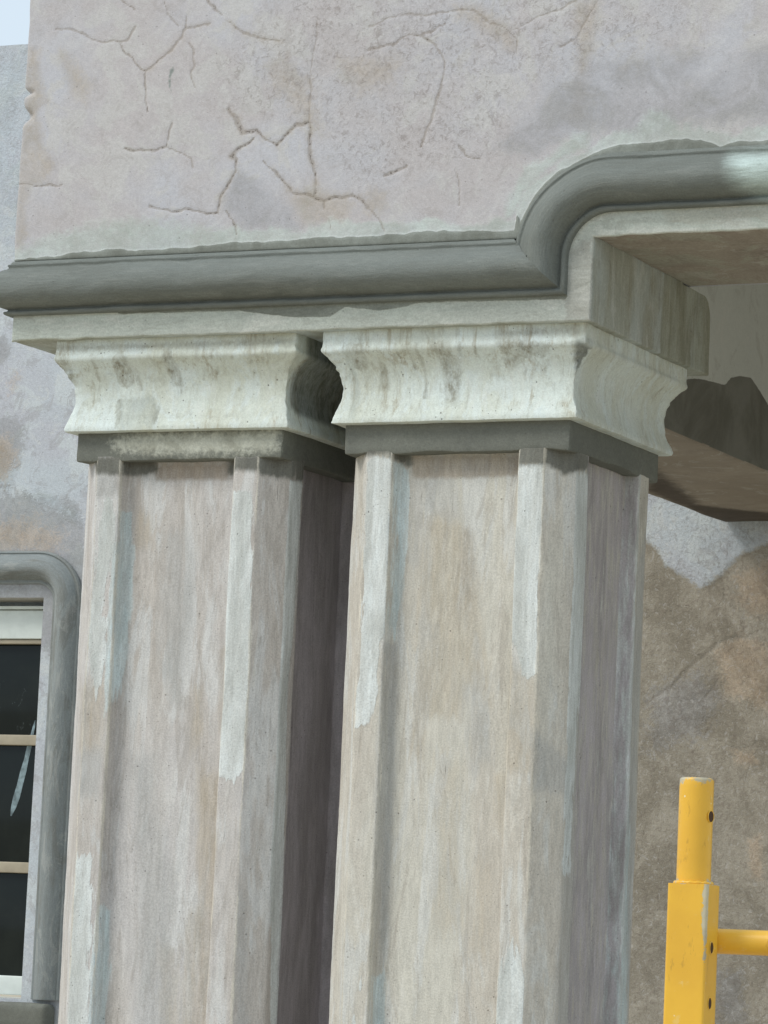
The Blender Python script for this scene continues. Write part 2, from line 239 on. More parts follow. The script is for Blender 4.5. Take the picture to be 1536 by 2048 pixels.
          ('blue', 1, 0.004, [(-0.424, 1.062), (-0.413, 1.07), (-0.412, 1.059), (-0.42, 1.045), (-0.415, 1.011), (-0.422, 1.028)], None)]}


# ------------------------------------------------------------------ numpy helpers
def _hash(ix, iy, iz, seed):
    h = (ix * 374761393 + iy * 668265263 + iz * 1274126177 + seed * 974634777) & 0xFFFFFFFF
    h = ((h ^ (h >> 13)) * 1274126177) & 0xFFFFFFFF
    return ((h ^ (h >> 16)) & 0xFFFF) / 32767.5 - 1.0

def vnoise(co, scale, seed=0):
    p = np.asarray(co, float) * scale + 100.0
    i = np.floor(p).astype(np.int64)
    f = p - i
    f = f * f * (3 - 2 * f)
    r = 0
    for dx in (0, 1):
        wx = f[:, 0] if dx else 1 - f[:, 0]
        for dy in (0, 1):
            wy = f[:, 1] if dy else 1 - f[:, 1]
            for dz in (0, 1):
                wz = f[:, 2] if dz else 1 - f[:, 2]
                r = r + wx * wy * wz * _hash(i[:, 0] + dx, i[:, 1] + dy, i[:, 2] + dz, seed)
    return r

def fbm(co, scale, octv=3, seed=0):
    r, a = 0, 1.0
    for k in range(octv):
        r = r + a * vnoise(co, scale * 2 ** k, seed + k * 7)
        a *= 0.5
    return r

def seg_dist(u, v, pts, closed=False):
    d = np.full(len(u), 1e9)
    n = len(pts)
    for k in range(n if closed else n - 1):
        a, b = pts[k], pts[(k + 1) % n]
        ex, ey = b[0] - a[0], b[1] - a[1]
        L = ex * ex + ey * ey + 1e-12
        t = np.clip(((u - a[0]) * ex + (v - a[1]) * ey) / L, 0, 1)
        d = np.minimum(d, np.hypot(u - a[0] - t * ex, v - a[1] - t * ey))
    return d

def poly_sdf(u, v, pts):
    d = seg_dist(u, v, pts, True)
    ins = np.zeros(len(u), bool)
    n = len(pts)
    for k in range(n):
        (x1, y1), (x2, y2) = pts[k], pts[(k + 1) % n]
        if y1 == y2:
            continue
        c = ((y1 > v) != (y2 > v)) & (u < (x2 - x1) * (v - y1) / (y2 - y1) + x1)
        ins ^= c
    return np.where(ins, d, -d)

ALIAS = {'salmon': 'alt', 'brown': 'alt', 'lav': 'gray', 'wet': 'dark', 'pale2': 'pale'}

def channels(co, patches, sel):
    """signed distances of the hand-traced repair patches, 0.5 on their outline"""
    out = {}
    for ch, axis, hw, pts, _ in patches:
        ch = ALIAS.get(ch, ch)
        hw = hw * 1.4
        u = co[:, 1] if axis == 0 else co[:, 0]
        v = co[:, 1] if axis == 2 else co[:, 2]
        P = np.array(pts)
        m = sel(co, axis) & (u > P[:, 0].min() - hw * 2) & (u < P[:, 0].max() + hw * 2) & (v > P[:, 1].min() - hw * 2) & (v < P[:, 1].max() + hw * 2)
        if not m.any():
            continue
        s = np.clip((poly_sdf(u[m], v[m], pts) + hw) / (2 * hw), 0, 1)
        a = out.setdefault(ch, np.zeros(len(co), np.float32))
        a[m] = np.maximum(a[m], s)
    return out

def link(name, me, mat, parent=None, attrs=None, flow=None, sharp=35):
    if attrs:
        for k, a in attrs.items():
            at = me.attributes.new(k, 'FLOAT', 'POINT')
            at.data.foreach_set('value', np.asarray(a, np.float32))
    if flow is not None:
        at = me.attributes.new('flow', 'FLOAT_VECTOR', 'POINT')
        at.data.foreach_set('vector', np.asarray(flow, np.float32).ravel())
    me.materials.append(mat)
    me.polygons.foreach_set('use_smooth', [True] * len(me.polygons))
    me.set_sharp_from_angle(angle=math.radians(sharp))
    o = bpy.data.objects.new(name, me)
    COL.objects.link(o)
    if parent is not None:
        o.parent = parent
    return o

def build(name, V, F, mat, parent=None, attrs=None, flow=None, sharp=35):
    me = bpy.data.meshes.new(name)
    V = np.asarray(V, np.float32)
    me.from_pydata(V.tolist(), [], F if isinstance(F, list) else F.tolist())
    me.update()
    return link(name, me, mat, parent, attrs, flow, sharp)

def thing(name, label, cat, group=None, loc=(0, 0, 0)):
    o = bpy.data.objects.new(name, None)
    COL.objects.link(o)
    o.location = loc
    o.empty_display_size = 0.1
    o['label'] = label
    o['category'] = cat
    o['kind'] = 'thing'
    if group:
        o['group'] = group
    return o

def axis(a, b, step, r=0.0, extra=()):
    """coordinates from a to b with fine lines inside the rounding radius r"""
    s = [a, b] + list(extra)
    if r > 0:
        s += [a + r * .3, a + r * .65, a + r, b - r * .3, b - r * .65, b - r]
    n = max(1, int(round((b - a - 2 * r) / step)))
    s += list(np.linspace(a + r, b - r, n + 1))
    s = sorted(x for x in s if a - 1e-9 <= x <= b + 1e-9)
    o = [s[0]]
    for x in s[1:]:
        if x - o[-1] > 1e-5:
            o.append(x)
    return np.array(o)

def box_arrays(xs, ys, zs, r):
    """subdivided box with rounded edges; returns vertices and quads"""
    V, F, key = [], [], {}
    nx, ny, nz = len(xs), len(ys), len(zs)
    idx = -np.ones((nx, ny, nz), np.int64)
    I, J, K = np.meshgrid(range(nx), range(ny), range(nz), indexing='ij')
    shell = (I == 0) | (I == nx - 1) | (J == 0) | (J == ny - 1) | (K == 0) | (K == nz - 1)
    idx[shell] = np.arange(shell.sum())
    V = np.stack([xs[I[shell]], ys[J[shell]], zs[K[shell]]], 1)
    def quad(g, flip):
        a, b, c, d = g[:-1, :-1], g[1:, :-1], g[1:, 1:], g[:-1, 1:]
        q = np.stack([a, b, c, d], -1).reshape(-1, 4)
        return q[:, ::-1] if flip else q
    F = np.concatenate([quad(idx[0], True), quad(idx[-1], False), quad(idx[:, 0], False), quad(idx[:, -1], True), quad(idx[:, :, 0], True), quad(idx[:, :, -1], False)])
    if r > 0:
        lo = np.array([xs[0], ys[0], zs[0]]) + r
        hi = np.array([xs[-1], ys[-1], zs[-1]]) - r
        c = np.clip(V, lo, hi)
        d = V - c
        L = np.linalg.norm(d, axis=1)
        m = (np.abs(d) > 1e-9).sum(1) >= 2
        V[m] = c[m] + d[m] / L[m][:, None] * r
    return V, F

def rough_up(V, amp=.0012, scale=14, seed=3):
    n = np.stack([fbm(V, scale, 3, seed), fbm(V, scale, 3, seed + 50), fbm(V, scale, 3, seed + 90)], 1)
    return V + n * amp

# ------------------------------------------------------------------ materials
def rgb(*c):
    """display colour 0-255 to linear"""
    return tuple(((x / 255) / 12.92 if x / 255 <= .04045 else (((x / 255) + .055) / 1.055) ** 2.4) for x in c) + (1.0,)

class NT:
    def __init__(self, name):
        self.mat = bpy.data.materials.new(name)
        self.mat.use_nodes = True
        self.t = self.mat.node_tree
        self.t.nodes.clear()
        self.out = self.n('ShaderNodeOutputMaterial')
        self.b = self.n('ShaderNodeBsdfPrincipled')
        self.l(self.b.outputs[0], self.out.inputs[0])
    def n(self, k, **kw):
        x = self.t.nodes.new(k)
        for a, v in kw.items():
            setattr(x, a, v)
        return x
    def l(self, a, b):
        self.t.links.new(a, b)
    def put(self, sock, v):
        if hasattr(v, 'default_value'):
            self.l(v, sock)
        else:
            sock.default_value = v
    def math(self, op, a, b=0.0, c=None, clamp=False):
        x = self.n('ShaderNodeMath', operation=op, use_clamp=clamp)
        self.put(x.inputs[0], a)
        self.put(x.inputs[1], b)
        if c is not None:
            self.put(x.inputs[2], c)
        return x.outputs[0]
    def mix(self, f, a, b, mode='MIX'):
        x = self.n('ShaderNodeMix', data_type='RGBA', blend_type=mode)
        self.put(x.inputs[0], f)
        self.put(x.inputs[6], a)
        self.put(x.inputs[7], b)
        return x.outputs[2]
    def step(self, v, lo, hi, a=0.0, b=1.0):
        x = self.n('ShaderNodeMapRange', interpolation_type='SMOOTHSTEP')
        self.put(x.inputs[0], v)
        x.inputs[1].default_value, x.inputs[2].default_value = lo, hi
        x.inputs[3].default_value, x.inputs[4].default_value = a, b
        return x.outputs[0]
    def attr(self, name):
        return self.n('ShaderNodeAttribute', attribute_name=name).outputs['Fac']
    def scaled(self, vec, s, off=(0, 0, 0)):
        x = self.n('ShaderNodeMapping')
        self.l(vec, x.inputs[0])
        x.inputs['Scale'].default_value = s
        x.inputs['Location'].default_value = off
        return x.outputs[0]
    def noise(self, vec, scale, detail=6, rough=.55, dist=0.0):
        x = self.n('ShaderNodeTexNoise')
        self.l(vec, x.inputs['Vector'])
        x.inputs['Scale'].default_value = scale
        x.inputs['Detail'].default_value = detail
        x.inputs['Roughness'].default_value = rough
        x.inputs['Distortion'].default_value = dist
        return x.outputs[0]
    def voro(self, vec, scale, feature='F1', rnd=1.0):
        x = self.n('ShaderNodeTexVoronoi', feature=feature)
        self.l(vec, x.inputs['Vector'])
        x.inputs['Scale'].default_value = scale
        x.inputs['Randomness'].default_value = rnd
        return x.outputs['Distance']

def plaster(name, A, B, C, flow=False, an=(1, 1, 1), chans=(), cols=None, streak=0.0, pits=0.3, grain=.5, bump=.5,
            big=2.2, seed=0.0, cracks=False, rough=.88, patch_break=.5, mott=1.0, stk=None, worn=1.0, crackcol=None):
    m = NT(name)
    if flow:
        vec = m.n('ShaderNodeAttribute', attribute_name='flow').outputs['Vector']
    else:
        vec = m.n('ShaderNodeTexCoord').outputs['Object']
    v0 = m.scaled(vec, (1, 1, 1), (seed, seed * .7, seed * 1.3))
    va = m.scaled(vec, an, (seed, seed * .7, seed * 1.3))
    n1 = m.noise(va, big, 3, .6, .3)
    n2 = m.noise(va, big * 3.3, 5, .65, .6)
    n3 = m.noise(va, big * 14, 4, .7)
    fine = m.noise(v0, 300, 1, .6)
    fa = m.noise(va, 110, 3, .65)
    c = m.mix(m.step(n1, .38, .62), A, B)
    c = m.mix(m.math('MULTIPLY', m.step(n2, .50, .60), .75 * mott), c, C)
    hgt = m.math('MULTIPLY', n2, .6)
    # worn blotches with crisp edges
    n4 = m.noise(m.scaled(va, (1, 1, 1), (9, 4, 2)), big * 5, 6, .74, 1.2)
    c = m.mix(m.math('MULTIPLY', m.step(n4, .55, .60), .35 * worn), c, m.mix(.5, A, rgb(214, 212, 206)))
    c = m.mix(m.math('MULTIPLY', m.step(n4, .45, .40), .30 * worn), c, m.mix(.45, B, rgb(120, 110, 98)))
    edge = m.math('ADD', m.math('MULTIPLY', n3, .6), m.math('MULTIPLY', fa, .4))
    cols = cols or {}
    brk = patch_break
    for ch in chans:
        a = m.attr(ch)
        col, strength, w, solid = cols[ch]
        if ch == 'rough':
            continue
        k = m.math('ADD', a, m.math('MULTIPLY', m.math('SUBTRACT', edge, .5), brk * (1.8 if ch in ('dark', 'alt') else 4.4)))
        # zero outside whatever the noise says
        k = m.math('MULTIPLY', m.step(k, .5 - w, .5 + w), m.step(a, .02, .12))
        if solid < 1:
            k = m.math('MULTIPLY', k, m.step(n3, .30, .62, 1.0, solid))
        shade = m.mix(m.step(n2, .35, .65), col, m.mix(.8, col, rgb(205, 203, 198), 'MULTIPLY') if solid >= 0 else col)
        c = m.mix(m.math('MULTIPLY', k, strength), c, shade)
        hgt = m.math('ADD', hgt, m.math('MULTIPLY', k, .35 if ch in ('pale', 'dark') else .1))
    # trowel drag marks and grain
    if streak > 0:
        where = m.step(m.noise(v0, 5.5, 3, .6), .42, .60)
        vs = m.scaled(vec, stk or (60, 60, 1.6), (seed, 1, 2))
        s1 = m.noise(vs, 1.0, 3, .7)
        vs2 = m.scaled(vec, tuple(q * 3.3 for q in (stk or (60, 60, 1.6))), (seed, 5, 2))
        s2 = m.noise(vs2, 1.0, 3, .75)
        k = m.math('MULTIPLY', m.math('MULTIPLY', m.math('MULTIPLY', m.step(s1, .48, .66), m.step(s2, .38, .64)), streak), where)
        c = m.mix(k, c, m.mix(1.0, c, rgb(196, 180, 160), 'MULTIPLY'))
        k2 = m.math('MULTIPLY', m.math('MULTIPLY', m.step(s1, .46, .36), m.step(s2, .45, .62)), streak * .55)
        c = m.mix(k2, c, m.mix(.5, c, rgb(222, 224, 222)))
        hgt = m.math('ADD', hgt, m.math('MULTIPLY', s1, .6 * streak))
    g = m.math('ADD', m.math('MULTIPLY', fine, .5), m.math('MULTIPLY', fa, .5))
    gr = m.n('ShaderNodeHueSaturation')
    gr.inputs['Hue'].default_value = .5
    m.l(m.step(g, .30, .72, 1 - .30 * grain, 1 + .24 * grain), gr.inputs['Value'])
    m.l(c, gr.inputs['Color'])
    c = gr.outputs[0]
    # scratches: thin dark flecks dragged across the coat
    warp = m.noise(va, 30, 2, .5)
    vw = m.n('ShaderNodeVectorMath', operation='ADD')
    m.l(va, vw.inputs[0])
    m.l(m.math('MULTIPLY', warp, .05), vw.inputs[1])
    sc = m.voro(m.scaled(vw.outputs[0], (1, 1, .45)), 55)
    scr = m.math('MULTIPLY', m.step(sc, .10, .05), m.step(n3, .55, .66))
    c = m.mix(m.math('MULTIPLY', scr, .6 * min(1, pits * 2)), c, m.mix(1.0, c, rgb(120, 108, 96), 'MULTIPLY'))
    # bug holes
    pv = m.voro(v0, 42)
    pv2 = m.voro(m.scaled(v0, (1, 1, 1), (3, 3, 3)), 95)
    pit = m.math('MULTIPLY', m.step(pv, .095, .05), m.step(m.noise(v0, 9, 2), .46, .58))
    pit = m.math('MAXIMUM', pit, m.math('MULTIPLY', m.step(pv2, .13, .07), m.step(m.noise(v0, 17, 2), .52, .62)))
    pit = m.math('MULTIPLY', pit, pits, clamp=True)
    c = m.mix(pit, c, rgb(74, 66, 58))
    hgt = m.math('SUBTRACT', hgt, m.math('MULTIPLY', pit, .8))
    hgt = m.math('ADD', hgt, m.math('MULTIPLY', g, .55))
    if 'rough' in chans:
        ra = m.attr('rough')
        rn = m.noise(va, 75, 6, .75, .8)
        rk = m.math('MULTIPLY', m.step(ra, .2, .9), m.step(rn, .52, .62))
        c = m.mix(m.math('MULTIPLY', rk, .36), c, rgb(118, 106, 100))
        rk2 = m.math('MULTIPLY', m.step(ra, .2, .9), m.step(rn, .45, .36))
        c = m.mix(m.math('MULTIPLY', rk2, .35), c, rgb(206, 203, 204))
        hgt = m.math('ADD', hgt, m.math('MULTIPLY', m.math('MULTIPLY', ra, rn), 1.6))
    if cracks:
        ca = m.attr('crack')
        c = m.mix(m.math('MULTIPLY', m.step(m.attr('crackhalo'), .0, 1.0), m.math('MULTIPLY', m.step(n3, .35, .65), .34)), c, rgb(168, 156, 140))
        cn = m.noise(v0, 120, 4, .7)
        ck = m.math('ADD', ca, m.math('MULTIPLY', m.math('SUBTRACT', cn, .5), .9))
        ck = m.math('MULTIPLY', m.step(ck, .30, .75), m.step(ca, .03, .2))
        c = m.mix(m.math('MULTIPLY', ck, .46), c, crackcol or rgb(142, 131, 119))
        core = m.step(m.math('ADD', ca, m.math('MULTIPLY', m.math('SUBTRACT', cn, .5), 1.3)), .84, .96)
        c = m.mix(m.math('MULTIPLY', core, .62), c, rgb(88, 80, 74))
        hgt = m.math('SUBTRACT', hgt, m.math('MULTIPLY', m.math('ADD', ck, core), .35))
    m.l(c, m.b.inputs['Base Color'])
    m.b.inputs['Roughness'].default_value = rough
    m.b.inputs['Specular IOR Level'].default_value = .25
    bp = m.n('ShaderNodeBump')
    bp.inputs['Strength'].default_value = bump
    bp.inputs['Distance'].default_value = .004
    m.l(hgt, bp.inputs['Height'])
    m.l(bp.outputs[0], m.b.inputs['Normal'])
    return m.mat

def simple(name, col, rough=.5, metal=0.0, var=.08, scale=30, bump=0.0, spec=.5):
    m = NT(name)
    v = m.n('ShaderNodeTexCoord').outputs['Object']
    n = m.noise(v, scale, 5, .6)
    h = m.n('ShaderNodeHueSaturation')
    h.inputs['Color'].default_value = col
    m.l(m.step(n, .3, .7, 1 - var, 1 + var), h.inputs['Value'])
    m.l(h.outputs[0], m.b.inputs['Base Color'])
    m.b.inputs['Roughness'].default_value = rough
    m.b.inputs['Metallic'].default_value = metal
    m.b.inputs['Specular IOR Level'].default_value = spec
    if bump:
        bp = m.n('ShaderNodeBump')
        bp.inputs['Strength'].default_value = bump
        bp.inputs['Distance'].default_value = .002
        m.l(n, bp.inputs['Height'])
        m.l(bp.outputs[0], m.b.inputs['Normal'])
    return m.mat

M = {}
M['wall'] = plaster('wall_plaster', rgb(190, 190, 196), rgb(188, 183, 184), rgb(194, 192, 191), big=3.2, cracks=True,
    chans=('tan', 'gray', 'blue', 'pale', 'dark', 'rough'),
    cols={'tan': (rgb(180, 168, 152), .6, .3, .6), 'gray': (rgb(178, 178, 184), .75, .3, .9), 'blue': (rgb(140, 150, 146), .8, .2, 1),
          'pale': (rgb(196, 206, 201), .8, .3, .7), 'dark': (rgb(134, 138, 131), .9, .12, 1), 'rough': (0, 0, 0, 0)}, pits=.3, grain=.30, bump=.4, patch_break=.35, worn=.8)
M['band'] = plaster('band_plaster', rgb(196, 203, 194), rgb(184, 188, 180), rgb(204, 206, 198), big=3, an=(.5, 1, 1.6),
    chans=('tan', 'gray', 'dark'), cols={'tan': (rgb(168, 162, 148), .6, .25, .6), 'gray': (rgb(182, 181, 174), .7, .2, 1), 'dark': (rgb(136, 140, 132), .9, .08, 1)}, pits=.35, bump=.5)
M['block'] = plaster('block_concrete', rgb(186, 195, 194), rgb(168, 171, 160), rgb(156, 155, 140), an=(1, 1, .3), big=4, chans=('gray',), cols={'gray': (rgb(150, 150, 130), .75, .3, .7)}, streak=.45, pits=.4, bump=.5, mott=.8)
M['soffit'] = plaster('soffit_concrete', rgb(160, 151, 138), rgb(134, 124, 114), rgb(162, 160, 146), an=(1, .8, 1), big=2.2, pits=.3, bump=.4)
M['moulding'] = plaster('moulding_cement', rgb(120, 125, 121), rgb(112, 116, 111), rgb(127, 131, 126), flow=True, an=(.35, 1.5, 1), big=4, chans=('pale',),
    cols={'pale': (rgb(196, 212, 208), .9, .35, 1)}, streak=.12, stk=(5, 90, 1), pits=.3, grain=.45, bump=.6, mott=.5, worn=.25, patch_break=.12)
def column_mat(name, A, B, C, seed):
    return plaster(name, A, B, C, an=(1, 1, .17), big=5.0, seed=seed,
        chans=('tan', 'gray', 'alt', 'blue', 'pale', 'dark', 'panel_grey', 'arris_highlight'),
        cols={'tan': (rgb(182, 169, 148), .58, .35, .5), 'gray': (rgb(180, 181, 181), .6, .35, .75), 'arris_highlight': (rgb(226, 220, 206), .8, .25, .7), 'alt': (rgb(166, 151, 134), .75, .25, .8),
              'blue': (rgb(212, 228, 232), .85, .2, .6), 'pale': (rgb(222, 228, 228), .96, .10, .78), 'dark': (rgb(116, 117, 110), .92, .32, 1),
              'panel_grey': (rgb(186, 180, 184), .9, .3, 1)},
        streak=.16, pits=.5, grain=.6, bump=.6, patch_break=.6, mott=1.1, stk=(42, 42, 1.8), worn=1.25)
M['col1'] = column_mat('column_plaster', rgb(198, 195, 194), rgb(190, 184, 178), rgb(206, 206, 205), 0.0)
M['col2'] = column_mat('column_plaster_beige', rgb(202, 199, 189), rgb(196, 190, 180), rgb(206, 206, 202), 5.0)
M['collar'] = plaster('collar_cement', rgb(112, 114, 107), rgb(120, 122, 114), rgb(106, 108, 102), big=5, chans=('pale',),
    cols={'pale': (rgb(200, 201, 188), .95, .45, .9)}, pits=.25, grain=.45, bump=.5, mott=.5, worn=.15)
M['capital'] = plaster('capital_plaster', rgb(216, 224, 219), rgb(204, 208, 196), rgb(218, 228, 228), an=(1.2, 1.2, .6), big=5,
    chans=('tan', 'gray', 'dark'), cols={'dark': (rgb(96, 98, 90), .88, .35, .75), 'tan': (rgb(154, 150, 134), .85, .2, .3), 'gray': (rgb(184, 190, 182), .6, .25, .8)}, streak=.75, stk=(40, 40, 4), pits=.7, grain=.36, bump=.55, mott=.7)
M['house'] = plaster('house_plaster', rgb(192, 199, 205), rgb(188, 190, 197), rgb(200, 206, 209), big=2.4, cracks=True, crackcol=rgb(112, 106, 96), worn=1.4,
    chans=('pale', 'alt', 'gray', 'tan', 'rough'), cols={'pale': (rgb(186, 198, 206), .5, .4, 1), 'alt': (rgb(170, 163, 150), 1.0, .14, 1), 'gray': (rgb(158, 158, 160), .7, .2, .75),
    'tan': (rgb(196, 176, 154), .75, .3, .6), 'rough': (0, 0, 0, 0)}, pits=.3, grain=.5, bump=.7, patch_break=.55, mott=1.1)
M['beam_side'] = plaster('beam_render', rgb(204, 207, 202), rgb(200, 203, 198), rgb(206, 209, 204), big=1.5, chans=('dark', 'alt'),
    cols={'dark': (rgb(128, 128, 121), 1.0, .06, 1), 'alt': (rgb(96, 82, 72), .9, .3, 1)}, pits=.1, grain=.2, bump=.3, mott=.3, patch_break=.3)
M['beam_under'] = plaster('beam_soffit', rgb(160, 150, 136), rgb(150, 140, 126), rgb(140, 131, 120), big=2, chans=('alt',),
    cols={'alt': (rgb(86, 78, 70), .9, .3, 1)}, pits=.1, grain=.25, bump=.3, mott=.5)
M['surround'] = plaster('surround_cement', rgb(136, 142, 142), rgb(150, 156, 156), rgb(128, 130, 126), flow=True, an=(.5, 1.5, 1), big=3, streak=.4, stk=(4, 70, 1), pits=.15, bump=.4)
M['reveal'] = plaster('reveal_plaster', rgb(176, 174, 168), rgb(166, 164, 158), rgb(182, 182, 178), big=5, pits=.2)
M['ceiling'] = plaster('ceiling_plaster', rgb(196, 194, 186), rgb(188, 186, 178), rgb(200, 197, 190), big=1.5, pits=.1)
M['ground'] = plaster('dirt', rgb(184, 172, 150), rgb(170, 158, 136), rgb(192, 180, 160), big=1.2, pits=.4, bump=.8)

# ------------------------------------------------------------------ ground, floor, ceiling
ZG = -2.43
def sheet(name, x0, x1, y0, y1, z, n, mat, amp=0.0):
    xs, ys = np.linspace(x0, x1, n), np.linspace(y0, y1, n)
    X, Y = np.meshgrid(xs, ys, indexing='ij')
    V = np.stack([X.ravel(), Y.ravel(), np.full(X.size, z)], 1)
    if amp:
        V[:, 2] += fbm(V, .3, 3, 5) * amp
    idx = np.arange(n * n).reshape(n, n)
    F = np.stack([idx[:-1, :-1], idx[1:, :-1], idx[1:, 1:], idx[:-1, 1:]], -1).reshape(-1, 4)
    return build(name, V, F, mat)
g = sheet('ground', -900, 900, -900, 900, ZG, 121, M['ground'], .0)
g['kind'] = 'structure'

def box(name, x0, x1, y0, y1, z0, z1, mat, parent=None, step=.2, r=.004, rough=.0012, steps=None, patches=None, sel=None, post=None, seed=3, extra=None, sharp=35):
    sx, sy, sz = steps or (step, step, step)
    V, F = box_arrays(axis(x0, x1, sx, r), axis(y0, y1, sy, r), axis(z0, z1, sz, r), r)
    if rough:
        V = rough_up(V, rough, seed=seed)
    at = channels(V, patches, sel) if patches else {}
    if extra:
        at.update(extra(V, at))
    if post:
        V = post(V)
    return build(name, V, F, mat, parent, at, sharp=sharp)

fl = box('porch_floor', -1.1, 4.4, -.45, 3.0, ZG + .003, ZG + .14, M['ceiling'], step=.4)
fl['kind'] = 'structure'
ce = box('ceiling', -.70, 4.1, .502, 2.996, 1.25, 1.45, M['ceiling'], step=.4)
ce['kind'] = 'structure'

# ------------------------------------------------------------------ entablature over the columns
ent = thing('porch_entablature', 'cracked plaster porch wall with dark cement roll moulding, resting on the paired columns', 'wall', loc=(-.1, .2, .492))
ent.location = (0, 0, 0)
FY = -.06

def moulding_outer(n=14):
    """outer edge of the moulding on the wall face"""
    p = [(-.777, .6635), (.39, .6635), (.3905, .70)]
    for k in range(n + 1):
        a = math.pi - k / n * math.pi / 2
        p.append((.6 + .208 * math.cos(a), .62 + .208 * math.sin(a)))
    p.append((3.2, .828))
    return p

def wall_extra(V, at):
    front = V[:, 1] < FY + .01
    u, v = V[:, 0], V[:, 2]
    crack = np.zeros(len(V), np.float32)
    halo_c = np.zeros(len(V), np.float32)
    wu = u + vnoise(V, 22, 20) * .005 + vnoise(V, 60, 21) * .0030 + vnoise(V, 130, 22) * .0015
    wv = v + vnoise(V, 22, 30) * .005 + vnoise(V, 60, 31) * .0030 + vnoise(V, 130, 32) * .0015
    for w, depth, pts in PATCH['cracks']:
        w = max(w * 1.3, .0050)
        P = np.array(pts)
        m = front & (u > P[:, 0].min() - .03) & (u < P[:, 0].max() + .03) & (v > P[:, 1].min() - .03) & (v < P[:, 1].max() + .03)
        d = seg_dist(wu[m], wv[m], pts)
        ww = w * (1 + .5 * vnoise(V[m], 30, 41))
        crack[m] = np.maximum(crack[m], np.clip(1 - d / (ww * 1.05), 0, 1) * (.5 + .5 * depth))
        if w > .0055:
            halo_c[m] = np.maximum(halo_c[m], np.clip(1 - d / (w * 2.6), 0, 1))
    # wet cement smeared over the wall above the moulding, ragged along its edge
    mo = moulding_outer()
    d = np.where(u < .392, np.minimum(seg_dist(u, v, mo[:2]), seg_dist(u, v, mo[1:]) * 9), seg_dist(u, v, mo[1:]))
    x = u
    wd = np.interp(x, [-.78, -.7, -.55, -.35, -.2, 0, .3, .385, .40, .52, .56, .62, .78, .82, .95, 3.2],
                      [.004, .012, .017, .015, .022, .022, .024, .016, .006, .006, .012, .020, .020, .008, .012, .015])
    wd = wd + fbm(V * [1, 1, .2], 28, 3, 9) * .0045
    k = np.clip((wd - d) / .008 + .5, 0, 1)
    dk = at.get('dark', np.zeros(len(V)))
    dk = np.where(front, np.maximum(dk, k), 0)
    halo = np.clip((wd + .024 + fbm(V, 20, 3, 12) * .014 - d) / .024 + .5, 0, 1)
    pl = np.where(front, np.maximum(at.get('pale', 0), halo * .9), 0)
    return {'crackhalo': halo_c, 'crack': crack, 'dark': dk, 'pale': pl}

def wall_post(V):
    at = wall_extra(V, {})
    front = V[:, 1] < FY + .01
    V = V.copy()
    V[:, 1] += at['crack'] * .0010
    V[:, 1] -= np.where(front, np.clip((at['dark'] - .4) * 2, 0, 1) * .0025, 0)
    V[:, 1] += np.where(front, fbm(V, 5, 3, 61) * .0018, 0)
    # chipped vertical corner on the left
    e = np.clip(1 - np.hypot(V[:, 0] + .777, V[:, 1] - FY) / .03, 0, 1)
    chip = np.clip(vnoise(V, 24, 71) - .45, 0, 1) + 1.1 * np.exp(-((V[:, 2] - .985) / .014) ** 2) + .8 * np.exp(-((V[:, 2] - 1.035) / .007) ** 2)
    V[:, 0] += e * chip * .014 + e * fbm(V, 8, 3, 81) * .003
    V[:, 1] += e * chip * .012
    return V

xs = np.concatenate([axis(-.777, .98, .0034, 0), np.arange(1.05, 3.9, .15)])
xs = np.unique(np.round(np.concatenate([xs, [-.776, -.774]]), 5))
zs = np.concatenate([np.arange(.664, 1.27, .0034), np.arange(1.32, 1.91, .08)])
ys = np.array([FY, FY + .0012, FY + .004, FY + .03, .1, .25, .40, .497, .50])
V, F = box_arrays(xs, ys, zs, .004)
at = channels(V, PATCH['wall'], lambda c, ax: c[:, 1] < FY + .01)
at.update(wall_extra(V, at))
build('upper_wall', wall_post(V), F, M['wall'], ent, at, sharp=50)

bsel = lambda c, ax: c[:, 1] < FY + .01
def block_post(V):
    V = V.copy()
    yc, zc, r = .62 - .05, .661 - .05, .05
    m = (V[:, 1] > yc) & (V[:, 2] > zc)
    dy, dz = V[m, 1] - yc, V[m, 2] - zc
    L = np.hypot(dy, dz) + 1e-9
    mx = np.maximum(dy, dz)
    V[m, 1] = yc + dy / L * mx
    V[m, 2] = zc + dz / L * mx
    return V
def split(name, mask, mat, parent, V, F, at, post=None):
    f = F[mask]
    used = np.unique(f)
    remap = -np.ones(len(V), np.int64); remap[used] = np.arange(len(used))
    v = V[used]
    if post: v = post(v)
    return build(name, v, remap[f], mat, parent, {k: a[used] for k, a in at.items()})

